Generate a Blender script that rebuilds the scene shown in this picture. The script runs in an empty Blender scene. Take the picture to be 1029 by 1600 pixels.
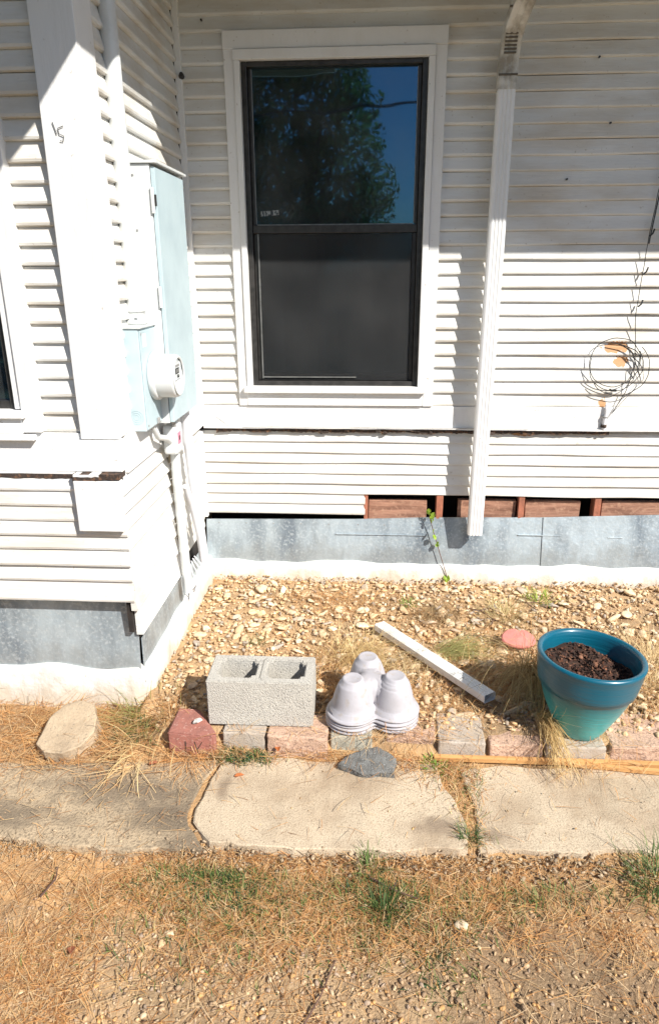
import bpy, bmesh, math, random
import numpy as np
from mathutils import Vector, Matrix, noise
random.seed(7); rng = np.random.default_rng(7)
S = bpy.context.scene; COL = S.collection
# ------------------------------------------------------------------ camera
CAM = Vector((0, -3.66, 1.66))
p_, y_, r_ = math.radians(19.2), math.radians(3.7), math.radians(-0.32)
fw = Vector((-math.sin(y_)*math.cos(p_), math.cos(y_)*math.cos(p_), -math.sin(p_)))
rt = Vector((math.cos(y_), math.sin(y_), 0)); up = rt.cross(fw)
rt, up = math.cos(r_)*rt+math.sin(r_)*up, -math.sin(r_)*rt+math.cos(r_)*up
cd = bpy.data.cameras.new('camera'); cam = bpy.data.objects.new('camera', cd); COL.objects.link(cam)
M = Matrix((rt, up, -fw)).transposed().to_4x4(); M.translation = CAM; cam.matrix_world = M
cd.sensor_fit = 'VERTICAL'; cd.sensor_height = 24; cd.lens = 24*1090/1600
cd.clip_start = .05; cd.clip_end = 600; S.camera = cam
# ------------------------------------------------------------------ light
sun_dir = Vector((1, -.95, 1.18)).normalized()
w = bpy.data.worlds.new('World'); S.world = w; w.use_nodes = True
wn = w.node_tree.nodes; sky = wn.new('ShaderNodeTexSky'); sky.sky_type = 'NISHITA'; sky.sun_disc = False
sky.sun_elevation = math.asin(sun_dir.z); sky.sun_rotation = math.atan2(sun_dir.x, sun_dir.y)
sky.altitude = 100; sky.air_density = 1.0; sky.dust_density = .6; sky.ozone_density = 5.0
w.node_tree.links.new(sky.outputs[0], wn['Background'].inputs[0]); wn['Background'].inputs[1].default_value = .072
sd = bpy.data.lights.new('sun', 'SUN'); sd.energy = 5.0; sd.angle = math.radians(.5); sd.color = (1, .96, .885)
so = bpy.data.objects.new('sun', sd); COL.objects.link(so); so.rotation_euler = sun_dir.to_track_quat('Z', 'Y').to_euler()
S.view_settings.view_transform = 'Standard'; S.view_settings.look = 'None'; S.view_settings.gamma = 1
S.view_settings.use_curve_mapping = False; S.view_settings.exposure = .66
S.render.engine = 'CYCLES'; S.cycles.max_bounces = 8; S.cycles.diffuse_bounces = 4; S.cycles.transparent_max_bounces = 12
# ------------------------------------------------------------------ materials
def mat(name, base=(.5,.5,.5), rough=.6, metal=0, spec=.5, var=None, vscale=8, vcon=(.35,.65), stretch=(1,1,1), bump=0, bscale=60, bstretch=(1,1,1),
        var2=None, v2scale=120, v2con=(.55,.7), rand=None, attr=False, coat=0, trans=0, bdet=6):
    """principled material in world/object space: base, two noise-mixed colours, relief, optional per-object tint"""
    m = bpy.data.materials.new(name); m.use_nodes = True; nt = m.node_tree; N = nt.nodes; L = nt.links
    b = N['Principled BSDF']; b.inputs['Roughness'].default_value = rough; b.inputs['Metallic'].default_value = metal
    b.inputs['Specular IOR Level'].default_value = spec
    if coat: b.inputs['Coat Weight'].default_value = coat; b.inputs['Coat Roughness'].default_value = .072
    g = N.new('ShaderNodeNewGeometry')
    def mapped(st):
        mp = N.new('ShaderNodeMapping'); mp.inputs['Scale'].default_value = st; L.new(g.outputs['Position'], mp.inputs[0]); return mp.outputs[0]
    def nz(scale, st, det=5, r=.6):
        n = N.new('ShaderNodeTexNoise'); n.inputs['Scale'].default_value = scale; n.inputs['Detail'].default_value = det; n.inputs['Roughness'].default_value = r
        L.new(mapped(st), n.inputs['Vector']); return n.outputs['Fac']
    def rampf(src, lo, hi):
        r = N.new('ShaderNodeMapRange'); r.inputs[1].default_value = lo; r.inputs[2].default_value = hi; r.clamp = True; L.new(src, r.inputs[0]); return r.outputs[0]
    def mixc(fac, a, c):
        x = N.new('ShaderNodeMix'); x.data_type = 'RGBA'
        if isinstance(fac, (int, float)): x.inputs[0].default_value = fac
        else: L.new(fac, x.inputs[0])
        for i, v in ((6, a), (7, c)):
            if isinstance(v, tuple): x.inputs[i].default_value = (*v, 1)
            else: L.new(v, x.inputs[i])
        return x.outputs[2]
    col = base
    if attr:
        a = N.new('ShaderNodeAttribute'); a.attribute_name = 'Col'; col = a.outputs['Color']
    if rand:
        oi = N.new('ShaderNodeObjectInfo'); r = N.new('ShaderNodeValToRGB'); r.color_ramp.interpolation = 'LINEAR'
        els = r.color_ramp.elements
        while len(els) < len(rand): els.new(.5)
        for i, c in enumerate(rand): els[i].position = i/(len(rand)-1); els[i].color = (*c, 1)
        L.new(oi.outputs['Random'], r.inputs[0]); col = r.outputs[0]
    if var: col = mixc(rampf(nz(vscale, stretch), *vcon), col, var)
    if var2: col = mixc(rampf(nz(v2scale, (1,1,1), 3), *v2con), col, var2)
    if isinstance(col, tuple): b.inputs['Base Color'].default_value = (*col, 1)
    else: L.new(col, b.inputs['Base Color'])
    if bump:
        bp = N.new('ShaderNodeBump'); bp.inputs['Strength'].default_value = 1; bp.inputs['Distance'].default_value = bump
        L.new(nz(bscale, bstretch, bdet), bp.inputs['Height']); L.new(bp.outputs[0], b.inputs['Normal'])
    if trans:
        t = N.new('ShaderNodeBsdfTranslucent'); mx = N.new('ShaderNodeMixShader'); mx.inputs[0].default_value = trans
        if isinstance(col, tuple): t.inputs[0].default_value = (*col, 1)
        else: L.new(col, t.inputs[0])
        L.new(b.outputs[0], mx.inputs[1]); L.new(t.outputs[0], mx.inputs[2]); L.new(mx.outputs[0], N['Material Output'].inputs[0])
    m['mixc'] = 0
    return m
def add_patches(m, spots, colour, scale=45, soft=.1, amt=1.0):
    """worn spots: list of (centre, half size) boxes with ragged noise edges where the paint is gone"""
    nt = m.node_tree; N = nt.nodes; L = nt.links; b = N['Principled BSDF']
    prev = b.inputs['Base Color'].links[0].from_socket
    g = N.new('ShaderNodeNewGeometry'); nn = N.new('ShaderNodeTexNoise'); nn.inputs['Scale'].default_value = scale; L.new(g.outputs['Position'], nn.inputs['Vector'])
    for c, h in spots:
        s = N.new('ShaderNodeVectorMath'); s.operation = 'SUBTRACT'; L.new(g.outputs['Position'], s.inputs[0]); s.inputs[1].default_value = c
        d = N.new('ShaderNodeVectorMath'); d.operation = 'DIVIDE'; L.new(s.outputs[0], d.inputs[0]); d.inputs[1].default_value = h
        l = N.new('ShaderNodeVectorMath'); l.operation = 'LENGTH'; L.new(d.outputs[0], l.inputs[0])
        a = N.new('ShaderNodeMath'); a.operation = 'MULTIPLY_ADD'; L.new(nn.outputs['Fac'], a.inputs[0]); a.inputs[1].default_value = 1.6; L.new(l.outputs['Value'], a.inputs[2])
        r = N.new('ShaderNodeMapRange'); r.inputs[1].default_value = 1.65+soft/2; r.inputs[2].default_value = 1.65-soft/2; r.inputs[4].default_value = amt; L.new(a.outputs[0], r.inputs[0])
        x = N.new('ShaderNodeMix'); x.data_type = 'RGBA'; L.new(r.outputs[0], x.inputs[0]); L.new(prev, x.inputs[6]); x.inputs[7].default_value = (*colour, 1)
        prev = x.outputs[2]
    L.new(prev, b.inputs['Base Color'])
def add_splash(m, z0, z1, colour, scale=14, amount=.9):
    nt = m.node_tree; N = nt.nodes; L = nt.links; b = N['Principled BSDF']; prev = b.inputs['Base Color'].links[0].from_socket
    g = N.new('ShaderNodeNewGeometry'); sp = N.new('ShaderNodeSeparateXYZ'); L.new(g.outputs['Position'], sp.inputs[0])
    mp = N.new('ShaderNodeMapping'); mp.inputs['Scale'].default_value = (1,1,.35); L.new(g.outputs['Position'], mp.inputs[0])
    nn = N.new('ShaderNodeTexNoise'); nn.inputs['Scale'].default_value = scale; nn.inputs['Detail'].default_value = 8; nn.inputs['Roughness'].default_value = .7; L.new(mp.outputs[0], nn.inputs['Vector'])
    h = N.new('ShaderNodeMapRange'); h.inputs[1].default_value = z0; h.inputs[2].default_value = z1; h.inputs[3].default_value = .5; h.inputs[4].default_value = -.1; L.new(sp.outputs['Z'], h.inputs[0])
    a = N.new('ShaderNodeMath'); a.operation = 'ADD'; L.new(h.outputs[0], a.inputs[0]); L.new(nn.outputs['Fac'], a.inputs[1])
    r = N.new('ShaderNodeMapRange'); r.inputs[1].default_value = .58; r.inputs[2].default_value = .8; r.inputs[4].default_value = amount; L.new(a.outputs[0], r.inputs[0])
    x = N.new('ShaderNodeMix'); x.data_type = 'RGBA'; L.new(r.outputs[0], x.inputs[0]); L.new(prev, x.inputs[6]); x.inputs[7].default_value = (*colour, 1); L.new(x.outputs[2], b.inputs['Base Color'])
WHITE = (.78,.765,.73)
M_SIDE = mat('siding_paint', WHITE, .55, rand=[(.70,.695,.67),(.74,.735,.715),(.68,.68,.66),(.73,.72,.69)], var=(.53,.46,.36), vscale=4, vcon=(.42,.82), stretch=(.5,1,1.6), var2=(.40,.34,.26), v2scale=52, v2con=(.66,.80), bump=.0025, bscale=60, bstretch=(.15,.3,1.2))
add_patches(M_SIDE, [((1.205,0,1.283),(.075,.3,.034)), ((1.235,0,1.212),(.045,.3,.03)), ((.78,0,.835),(.07,.3,.012)), ((1.17,0,.98),(.02,.3,.05))], (.50,.27,.12))
M_TRIM = mat('trim_paint', (.75,.745,.735), .5, var=(.68,.66,.62), vscale=7, vcon=(.48,.85), stretch=(1,1,.35), var2=(.36,.31,.25), v2scale=44, v2con=(.67,.80), bump=.003, bscale=40, bstretch=(1,1,.2))
M_SOFF = mat('soffit_boards', (.26,.21,.13), .7, var=(.18,.14,.09), vscale=3)
M_ROOF = mat('roof_shingle', (.13,.12,.11), .9, bump=.004, bscale=80)
M_SPOUT = mat('spout_enamel', (.80,.80,.80), .35, var=(.66,.66,.64), vscale=6, vcon=(.45,.8), stretch=(1,1,.3), var2=(.5,.49,.46), v2scale=60, v2con=(.68,.8))
M_GALV = mat('galvanised_sheet', (.47,.54,.58), .45, .45, var=(.20,.24,.28), vscale=3.2, vcon=(.42,.66), stretch=(1.8,1.8,.5), var2=(.60,.66,.69), v2scale=75, v2con=(.50,.80), bump=.008, bscale=7)
M_FOOT = mat('painted_footing', (.70,.69,.66), .75, var=(.50,.45,.37), vscale=7, vcon=(.45,.8), var2=(.42,.36,.28), v2scale=70, v2con=(.68,.8), bump=.006, bscale=25)
add_splash(M_FOOT, -.05, .12, (.50,.40,.28), 11, .65); add_splash(M_GALV, .05, .30, (.30,.31,.30), 9, .5)
M_BLACK = mat('window_black', (.018,.017,.016), .4, var=(.04,.037,.035), vscale=30)
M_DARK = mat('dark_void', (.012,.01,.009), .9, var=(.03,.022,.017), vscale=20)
M_ROOM = mat('room_interior', (.22,.24,.27), .9, var=(.10,.11,.13), vscale=2.5)
M_BROWN = mat('old_framing_wood', (.40,.21,.14), .8, var=(.18,.085,.055), vscale=14, stretch=(.35,1,3), var2=(.42,.24,.16), v2scale=40, v2con=(.5,.7), bump=.003, bscale=50, bstretch=(.2,1,2))
M_STUD = mat('red_brown_stud', (.42,.15,.09), .8, var=(.26,.10,.06), vscale=20, bump=.002, bscale=80)
M_ROT = mat('rotten_edge', (.05,.035,.028), .95, var=(.17,.09,.05), vscale=55, vcon=(.5,.65), bump=.006, bscale=90)
M_BOX = mat('pale_blue_enamel', (.47,.575,.61), .42, var=(.40,.50,.54), vscale=6, vcon=(.4,.7), var2=(.42,.45,.45), v2scale=90, v2con=(.7,.8), bump=.0006, bscale=90)
M_WMET = mat('white_enamel_metal', (.64,.66,.66), .38, var=(.52,.53,.51), vscale=10, vcon=(.5,.85))
M_GREY = mat('grey_pipe', (.42,.42,.42), .5, .3, var=(.3,.29,.28), vscale=20)
M_PVC = mat('white_pvc', (.72,.73,.77), .45, var=(.6,.58,.56), vscale=12, vcon=(.5,.85))
M_CABLE = mat('black_cable', (.02,.02,.02), .5)
M_PINK = mat('pink_tag', (.75,.22,.32), .5)
M_LCD = mat('meter_display', (.03,.035,.035), .25)
M_BLOCK = mat('concrete_block', (.49,.46,.41), .95, var=(.56,.53,.47), vscale=10, var2=(.17,.16,.15), v2scale=230, v2con=(.56,.66), bump=.006, bscale=190)
M_PLANT = mat('grey_plastic', (.42,.405,.43), .65, var=(.36,.34,.355), vscale=9, vcon=(.4,.7), var2=(.36,.30,.24), v2scale=24, v2con=(.56,.75), bump=.0008, bscale=60)
M_REDB = mat('red_paver', (.36,.14,.105), .9, var=(.27,.115,.09), vscale=25, var2=(.50,.30,.25), v2scale=90, v2con=(.58,.7), bump=.003, bscale=120)
M_PINKB = mat('pinkish_paver', (.58,.39,.28), .92, var=(.47,.31,.22), vscale=18, var2=(.24,.15,.12), v2scale=110, v2con=(.56,.68), bump=.006, bscale=100)
M_GREYB = mat('grey_paver', (.47,.41,.35), .92, var=(.40,.33,.26), vscale=15, var2=(.2,.18,.16), v2scale=150, v2con=(.6,.7), bump=.003, bscale=150)
M_SLAB = mat('weathered_concrete', (.56,.455,.325), .93, var=(.33,.235,.15), vscale=4.0, vcon=(.44,.74), var2=(.30,.22,.15), v2scale=170, v2con=(.50,.72), bump=.003, bscale=190)
M_SLAB2 = mat('dirty_concrete', (.47,.36,.235), .95, var=(.22,.17,.115), vscale=6, vcon=(.45,.66), stretch=(.7,1.3,1), var2=(.20,.15,.10), v2scale=120, v2con=(.48,.70), bump=.006, bscale=120)
add_patches(M_SLAB2, [((-.85,-1.72,-.05),(.30,.07,.3)), ((-.68,-1.83,-.05),(.12,.05,.3)), ((-1.25,-1.85,-.05),(.25,.05,.3))], (.17,.13,.09), 22, 1.0, .75)
add_patches(M_SLAB, [((.23,-1.84,-.05),(.075,.04,.3)), ((.40,-1.86,-.05),(.05,.03,.3)), ((-.50,-1.70,-.05),(.02,.08,.3))], (.22,.16,.11), 24, 1.0, .7)
M_ASPH = mat('asphalt_chunk', (.12,.115,.105), .9, var=(.2,.2,.19), vscale=40, var2=(.42,.42,.41), v2scale=240, v2con=(.6,.68), bump=.006, bscale=200)
M_ROCK = mat('pale_rock', (.46,.355,.24), .92, var=(.36,.27,.18), vscale=12, var2=(.24,.19,.14), v2scale=100, v2con=(.6,.7), bump=.005, bscale=80)
M_STONE = mat('limestone_gravel', rough=.9, rand=[(.64,.46,.28),(.74,.58,.38),(.58,.42,.27),(.76,.64,.46),(.70,.48,.26),(.42,.36,.31),(.72,.55,.34)], var=(.38,.25,.14), vscale=45, vcon=(.5,.75), bump=.003, bscale=120)
M_GRAV = mat('gravel', rough=.92, attr=True, var=(.34,.23,.13), vscale=60, vcon=(.52,.75), bump=.002, bscale=200)
M_STRAW = mat('dry_blades', rough=.7, attr=True, trans=.25, spec=.3)
M_GRASS = mat('green_blades', rough=.6, attr=True, trans=.3, spec=.3)
M_CLAY = mat('faded_red_clay', (.60,.20,.17), .8, var=(.52,.17,.14), vscale=25, bump=.001, bscale=80)
M_SOIL = mat('potting_soil', (.05,.022,.013), .95, attr=True, var=(.02,.01,.007), vscale=50, bump=.004, bscale=120)
M_WOOD = mat('fresh_pine_strip', (.62,.34,.13), .6, var=(.50,.25,.09), vscale=9, vcon=(.4,.65), stretch=(.6,8,8), var2=(.38,.19,.08), v2scale=30, v2con=(.62,.8), bump=.0012, bscale=60, bstretch=(.2,3,3))
M_TWIG = mat('dead_twig', (.07,.035,.03), .9, var=(.16,.09,.06), vscale=40)
M_BARK = mat('tree_bark', (.11,.08,.06), .95, bump=.02, bscale=12)
M_LEAF = mat('leaf_green', rough=.45, attr=True, trans=.5)
M_VINE = mat('vine_leaf', (.26,.44,.05), .45, var=(.42,.55,.08), vscale=60, trans=.35)
M_SCREEN = None
def glazed_pot():
    m = bpy.data.materials.new('glazed_pot'); m.use_nodes = True; nt = m.node_tree; N = nt.nodes; L = nt.links; b = N['Principled BSDF']
    tc = N.new('ShaderNodeTexCoord'); sp = N.new('ShaderNodeSeparateXYZ'); L.new(tc.outputs['Object'], sp.inputs[0])
    nz = N.new('ShaderNodeTexNoise'); nz.inputs['Scale'].default_value = 7; nz.inputs['Detail'].default_value = 4
    mp = N.new('ShaderNodeMapping'); mp.inputs['Scale'].default_value = (1,1,3); L.new(tc.outputs['Object'], mp.inputs[0]); L.new(mp.outputs[0], nz.inputs['Vector'])
    a = N.new('ShaderNodeMath'); a.operation = 'MULTIPLY_ADD'; L.new(nz.outputs['Fac'], a.inputs[0]); a.inputs[1].default_value = .03; L.new(sp.outputs['Z'], a.inputs[2])
    r = N.new('ShaderNodeValToRGB'); L.new(a.outputs[0], r.inputs[0]); e = r.color_ramp.elements
    e[0].position = .02; e[0].color = (.075,.42,.41,1); e[1].position = .208; e[1].color = (.02,.165,.19,1)
    x = e.new(.13); x.color = (.04,.34,.36,1); x = e.new(.222); x.color = (.001,.095,.145,1); x = e.new(.34); x.color = (.001,.09,.145,1)
    L.new(r.outputs[0], b.inputs['Base Color']); b.inputs['Roughness'].default_value = .33; b.inputs['Coat Weight'].default_value = .15; b.inputs['Coat Roughness'].default_value = .1
    n2 = N.new('ShaderNodeTexNoise'); n2.inputs['Scale'].default_value = 12; mp2 = N.new('ShaderNodeMapping'); mp2.inputs['Scale'].default_value = (.6,.6,9)
    L.new(tc.outputs['Object'], mp2.inputs[0]); L.new(mp2.outputs[0], n2.inputs['Vector'])
    bp = N.new('ShaderNodeBump'); bp.inputs['Distance'].default_value = .004; bp.inputs['Strength'].default_value = .5; L.new(n2.outputs['Fac'], bp.inputs['Height']); L.new(bp.outputs[0], b.inputs['Normal'])
    return m
M_POT = glazed_pot()
def glass_mat():
    m = bpy.data.materials.new('window_glass'); m.use_nodes = True; nt = m.node_tree; N = nt.nodes; L = nt.links; N.remove(N['Principled BSDF'])
    f = N.new('ShaderNodeFresnel'); f.inputs[0].default_value = 2.3; g = N.new('ShaderNodeBsdfGlossy'); g.inputs['Roughness'].default_value = .02; g.inputs[0].default_value = (.25,.66,1,1)
    t = N.new('ShaderNodeBsdfTransparent'); t.inputs[0].default_value = (.42,.45,.48,1)
    ge = N.new('ShaderNodeNewGeometry'); nz = N.new('ShaderNodeTexNoise'); nz.inputs['Scale'].default_value = 2.2; L.new(ge.outputs['Position'], nz.inputs['Vector'])
    bp = N.new('ShaderNodeBump'); bp.inputs['Distance'].default_value = .004; bp.inputs['Strength'].default_value = .5; L.new(nz.outputs['Fac'], bp.inputs['Height']); L.new(bp.outputs[0], g.inputs['Normal'])
    x = N.new('ShaderNodeMixShader'); L.new(f.outputs[0], x.inputs[0]); L.new(t.outputs[0], x.inputs[1]); L.new(g.outputs[0], x.inputs[2])
    du = N.new('ShaderNodeBsdfDiffuse'); du.inputs[0].default_value = (.40,.42,.42,1); n3 = N.new('ShaderNodeTexNoise'); n3.inputs['Scale'].default_value = 5; n3.inputs['Detail'].default_value = 9; L.new(ge.outputs['Position'], n3.inputs['Vector'])
    r3 = N.new('ShaderNodeMapRange'); r3.inputs[1].default_value = .3; r3.inputs[2].default_value = .8; r3.inputs[3].default_value = .015; r3.inputs[4].default_value = .12; L.new(n3.outputs['Fac'], r3.inputs[0])
    y = N.new('ShaderNodeMixShader'); L.new(r3.outputs[0], y.inputs[0]); L.new(x.outputs[0], y.inputs[1]); L.new(du.outputs[0], y.inputs[2]); L.new(y.outputs[0], N['Material Output'].inputs[0])
    return m
M_GLASS = glass_mat()
def screen_mat():
    m = bpy.data.materials.new('insect_screen'); m.use_nodes = True; nt = m.node_tree; N = nt.nodes; L = nt.links; b = N['Principled BSDF']
    b.inputs['Base Color'].default_value = (.012,.0135,.015,1); b.inputs['Roughness'].default_value = .7
    t = N.new('ShaderNodeBsdfTransparent'); x = N.new('ShaderNodeMixShader'); x.inputs[0].default_value = .55
    L.new(t.outputs[0], x.inputs[1]); L.new(b.outputs[0], x.inputs[2]); L.new(x.outputs[0], N['Material Output'].inputs[0])
    ge = N.new('ShaderNodeNewGeometry'); n1 = N.new('ShaderNodeTexNoise'); n1.inputs['Scale'].default_value = 2.4; n1.inputs['Detail'].default_value = 6; L.new(ge.outputs['Position'], n1.inputs['Vector'])
    r1 = N.new('ShaderNodeMapRange'); r1.inputs[1].default_value = .3; r1.inputs[2].default_value = .7; r1.inputs[3].default_value = .36; r1.inputs[4].default_value = .62; L.new(n1.outputs['Fac'], r1.inputs[0]); L.new(r1.outputs[0], x.inputs[0])
    r2 = N.new('ShaderNodeValToRGB'); r2.color_ramp.elements[0].color = (.008,.009,.011,1); r2.color_ramp.elements[1].color = (.028,.029,.030,1); r2.color_ramp.elements[0].position = .35; r2.color_ramp.elements[1].position = .7; L.new(n1.outputs['Fac'], r2.inputs[0]); L.new(r2.outputs[0], b.inputs['Base Color']); return m
M_SCREEN = screen_mat()
# ------------------------------------------------------------------ helpers
def mesh(name, verts, faces, m, smooth=False, cols=None):
    me = bpy.data.meshes.new(name)
    if isinstance(faces, np.ndarray):
        nf, k = faces.shape; me.vertices.add(len(verts)); me.vertices.foreach_set('co', np.asarray(verts, np.float32).ravel())
        me.loops.add(nf*k); me.loops.foreach_set('vertex_index', faces.astype(np.int32).ravel())
        me.polygons.add(nf); me.polygons.foreach_set('loop_start', np.arange(0, nf*k, k, dtype=np.int32)); me.update(calc_edges=True)
    else:
        me.from_pydata([tuple(v) for v in verts], [], faces); me.update()
    if smooth: me.polygons.foreach_set('use_smooth', [True]*len(me.polygons))
    if cols is not None:
        a = me.color_attributes.new('Col', 'FLOAT_COLOR', 'POINT'); c = np.ones((len(verts), 4), np.float32); c[:, :3] = cols; a.data.foreach_set('color', c.ravel())
    if m: me.materials.append(m)
    return me
def link(name, me, parent=None, loc=None, rot=None, **props):
    o = bpy.data.objects.new(name, me); COL.objects.link(o)
    if parent: o.parent = parent
    if loc is not None: o.location = loc
    if rot is not None: o.rotation_euler = rot
    for k, v in props.items(): o[k] = v
    return o
def thing(name, loc, label, cat, group=None, rot=(0,0,0)):
    o = link(name, None, None, loc, rot, label=label, category=cat)
    if group: o['group'] = group
    return o
def from_bm(name, bm, m, smooth=False):
    me = bpy.data.meshes.new(name); bmesh.ops.recalc_face_normals(bm, faces=bm.faces); bm.to_mesh(me); bm.free()
    if smooth: me.polygons.foreach_set('use_smooth', [True]*len(me.polygons))
    me.materials.append(m); return me
def box(x0, x1, y0, y1, z0, z1, m, bev=.0025, cuts=0, rough=0, name='box', seed=0):
    bm = bmesh.new(); bmesh.ops.create_cube(bm, size=1)
    for v in bm.verts: v.co = Vector(((x0+x1)/2+v.co.x*(x1-x0), (y0+y1)/2+v.co.y*(y1-y0), (z0+z1)/2+v.co.z*(z1-z0)))
    if bev: bmesh.ops.bevel(bm, geom=bm.edges[:], offset=bev, segments=2, profile=.5, affect='EDGES')
    if cuts: bmesh.ops.subdivide_edges(bm, edges=[e for e in bm.edges if e.calc_length() > .012], cuts=cuts, use_grid_fill=True)
    if rough:
        for v in bm.verts:
            n = noise.noise_vector(v.co*22+Vector((seed,0,0))); n2 = noise.noise_vector(v.co*70+Vector((seed,5,0))); v.co += n*rough+n2*rough*.5
    return from_bm(name, bm, m)
def addbox(name, parent, x0, x1, y0, y1, z0, z1, m, **k):
    return link(name, box(x0, x1, y0, y1, z0, z1, m, **k), parent)
def tube(pts, r, m, n=8, name='tube', caps=True):
    pts = [Vector(p) for p in pts]; vs = []; fs = []
    rs = list(r) if isinstance(r, (list, tuple)) else [r]*len(pts)
    if caps and n > 6 and (pts[1]-pts[0]).length > .006:
        e_ = .0015; a0 = pts[0]+(pts[1]-pts[0]).normalized()*e_; a1 = pts[-1]+(pts[-2]-pts[-1]).normalized()*e_
        pts = [pts[0], a0]+pts[1:-1]+[a1, pts[-1]]; rs = [rs[0], rs[0]]+rs[1:-1]+[rs[-1], rs[-1]]
    prev = None
    for i, p in enumerate(pts):
        t = (pts[min(i+1, len(pts)-1)]-pts[max(i-1, 0)]).normalized()
        a = prev if prev is not None else (Vector((0,0,1)) if abs(t.z) < .9 else Vector((1,0,0)))
        u = (a-t*a.dot(t)).normalized(); v = t.cross(u); prev = u
        for k in range(n):
            an = 2*math.pi*k/n; vs.append(p+(u*math.cos(an)+v*math.sin(an))*rs[i])
    for i in range(len(pts)-1):
        for k in range(n): fs.append((i*n+k, i*n+(k+1)%n, (i+1)*n+(k+1)%n, (i+1)*n+k))
    if caps: fs += [tuple(range(n))[::-1], tuple((len(pts)-1)*n+k for k in range(n))]
    me = mesh(name, vs, fs, m, smooth=n > 6)
    if caps:
        for q in me.polygons[-2:]: q.use_smooth = False
    return me
def lathe(prof, m, n=48, name='lathe', wob=0):
    vs = []; fs = []
    for r, z in prof:
        for k in range(n):
            a = 2*math.pi*k/n; rr = r*(1+wob*math.sin(3*a+z*9)); vs.append((rr*math.cos(a), rr*math.sin(a), z))
    for i in range(len(prof)-1):
        for k in range(n): fs.append((i*n+k, i*n+(k+1)%n, (i+1)*n+(k+1)%n, (i+1)*n+k))
    return mesh(name, vs, fs, m, smooth=True)
def sheet(poly, m, t=.003, name='sheet', axis='y'):
    """polygon in the x-z plane given as (x, y, z) front outline, thickened backwards along an axis"""
    n = len(poly); d = Vector((0, t, 0)) if axis == 'y' else Vector((-t, 0, 0))
    vs = [Vector(p) for p in poly]+[Vector(p)+d for p in poly]
    fs = [tuple(range(n)), tuple(range(2*n-1, n-1, -1))]+[(i, i+n, (i+1) % n+n, (i+1) % n) for i in range(n)]
    return mesh(name, vs, fs, m)
_lat = rng.random((64, 64))
def vnoise(x, y, s):
    x = np.asarray(x)*s+31.3; y = np.asarray(y)*s+17.7; xi = np.floor(x).astype(int); yi = np.floor(y).astype(int); fx = x-xi; fy = y-yi
    fx = fx*fx*(3-2*fx); fy = fy*fy*(3-2*fy); g = lambda a, b: _lat[a % 64, b % 64]
    return (g(xi, yi)*(1-fx)+g(xi+1, yi)*fx)*(1-fy)+(g(xi, yi+1)*(1-fx)+g(xi+1, yi+1)*fx)*fy-.5
def sstep(a, b, x): t = np.clip((x-a)/(b-a), 0, 1); return t*t*(3-2*t)
def gz(x, y):
    x = np.asarray(x, float); y = np.asarray(y, float)
    bed = -.005+.012*vnoise(x, y, 5)+.008*vnoise(x, y, 17)+.018*sstep(-.6, -1.3, y)
    leftz = -.052+.012*vnoise(x, y, 7)
    near = np.maximum(sstep(-.95, -.90, x)*sstep(-1.36,-1.30,y), sstep(-.86,-.76,x)); z1 = leftz*(1-near)+bed*near
    fg = -.095+.022*vnoise(x, y, 3)+.012*vnoise(x, y, 13)+.005*vnoise(x, y, 45)+.018*sstep(-2.02, -1.93, y)
    f = sstep(-1.44, -1.52, y); z = z1*(1-f)+(-.064)*f
    f2 = sstep(-1.90, -1.96, y); z = z*(1-f2)+fg*f2
    far = sstep(3.5, 8, np.hypot(x, y+1.5)); return z*(1-far)+(-.12)*far
# ------------------------------------------------------------------ ground sheet
xs = np.concatenate([[-250,-120,-60,-30,-16,-9,-6,-4.4,-3.4,-2.8], np.arange(-2.4, 2.401, .018), [2.8,3.4,4.4,6,9,16,30,60,120,250]])
ys = np.concatenate([[-250,-120,-60,-30,-16,-9,-6,-5,-4.2,-3.6], np.arange(-3.2, .201, .018), [.6,1.2,2,4,8,16,30,60,120,250]])
X, Y = np.meshgrid(xs, ys, indexing='ij'); Z = gz(X, Y); nx, ny = len(xs), len(ys)
I = np.arange(nx*ny).reshape(nx, ny); F = np.stack([I[:-1,:-1], I[1:,:-1], I[1:,1:], I[:-1,1:]], -1).reshape(-1, 4)
c_bed = np.array([.47,.31,.165]); c_str = np.array([.52,.31,.14]); c_soil = np.array([.29,.19,.105]); c_gr = np.array([.46,.31,.17])
def gcol(x, y):
    x = np.asarray(x)[..., None]; y = np.asarray(y)[..., None]
    c = c_bed+(c_str-c_bed)*(1-sstep(-.95,-.85,x)); f = sstep(-1.44,-1.52,y); c = c*(1-f)+c_str*f
    q = sstep(-2.12,-2.3,y); c = c*(1-q)+c_gr*q
    s = sstep(.05,.35,x)*sstep(-2.05,-2.2,y)*(.5+1.2*np.clip(vnoise(x,y,4)+.3,0,1)); s = np.clip(s,0,1); c = c*(1-s)+c_soil*s
    c = c*(1+.55*vnoise(x,y,2.7)+.35*vnoise(x,y,11))
    added_lawn = np.clip(sstep(-3.0,-3.5,y+.3*vnoise(x,y,2))+sstep(2.3,3.0,np.abs(x)),0,1); return c*(1-added_lawn)+np.array([.055,.065,.025])*added_lawn  # dark outer ground added out of view to weaken warm bounce on the walls
GC = gcol(X.ravel(), Y.ravel())
M_GROUND = mat('bare_ground', rough=.95, attr=True, var=(.24,.15,.08), vscale=14, vcon=(.45,.75), var2=(.42,.30,.19), v2scale=130, v2con=(.55,.7), bump=.008, bscale=90)
link('ground', mesh('ground', np.stack([X.ravel(), Y.ravel(), Z.ravel()], 1), F, M_GROUND, True, GC), kind='structure')
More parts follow.
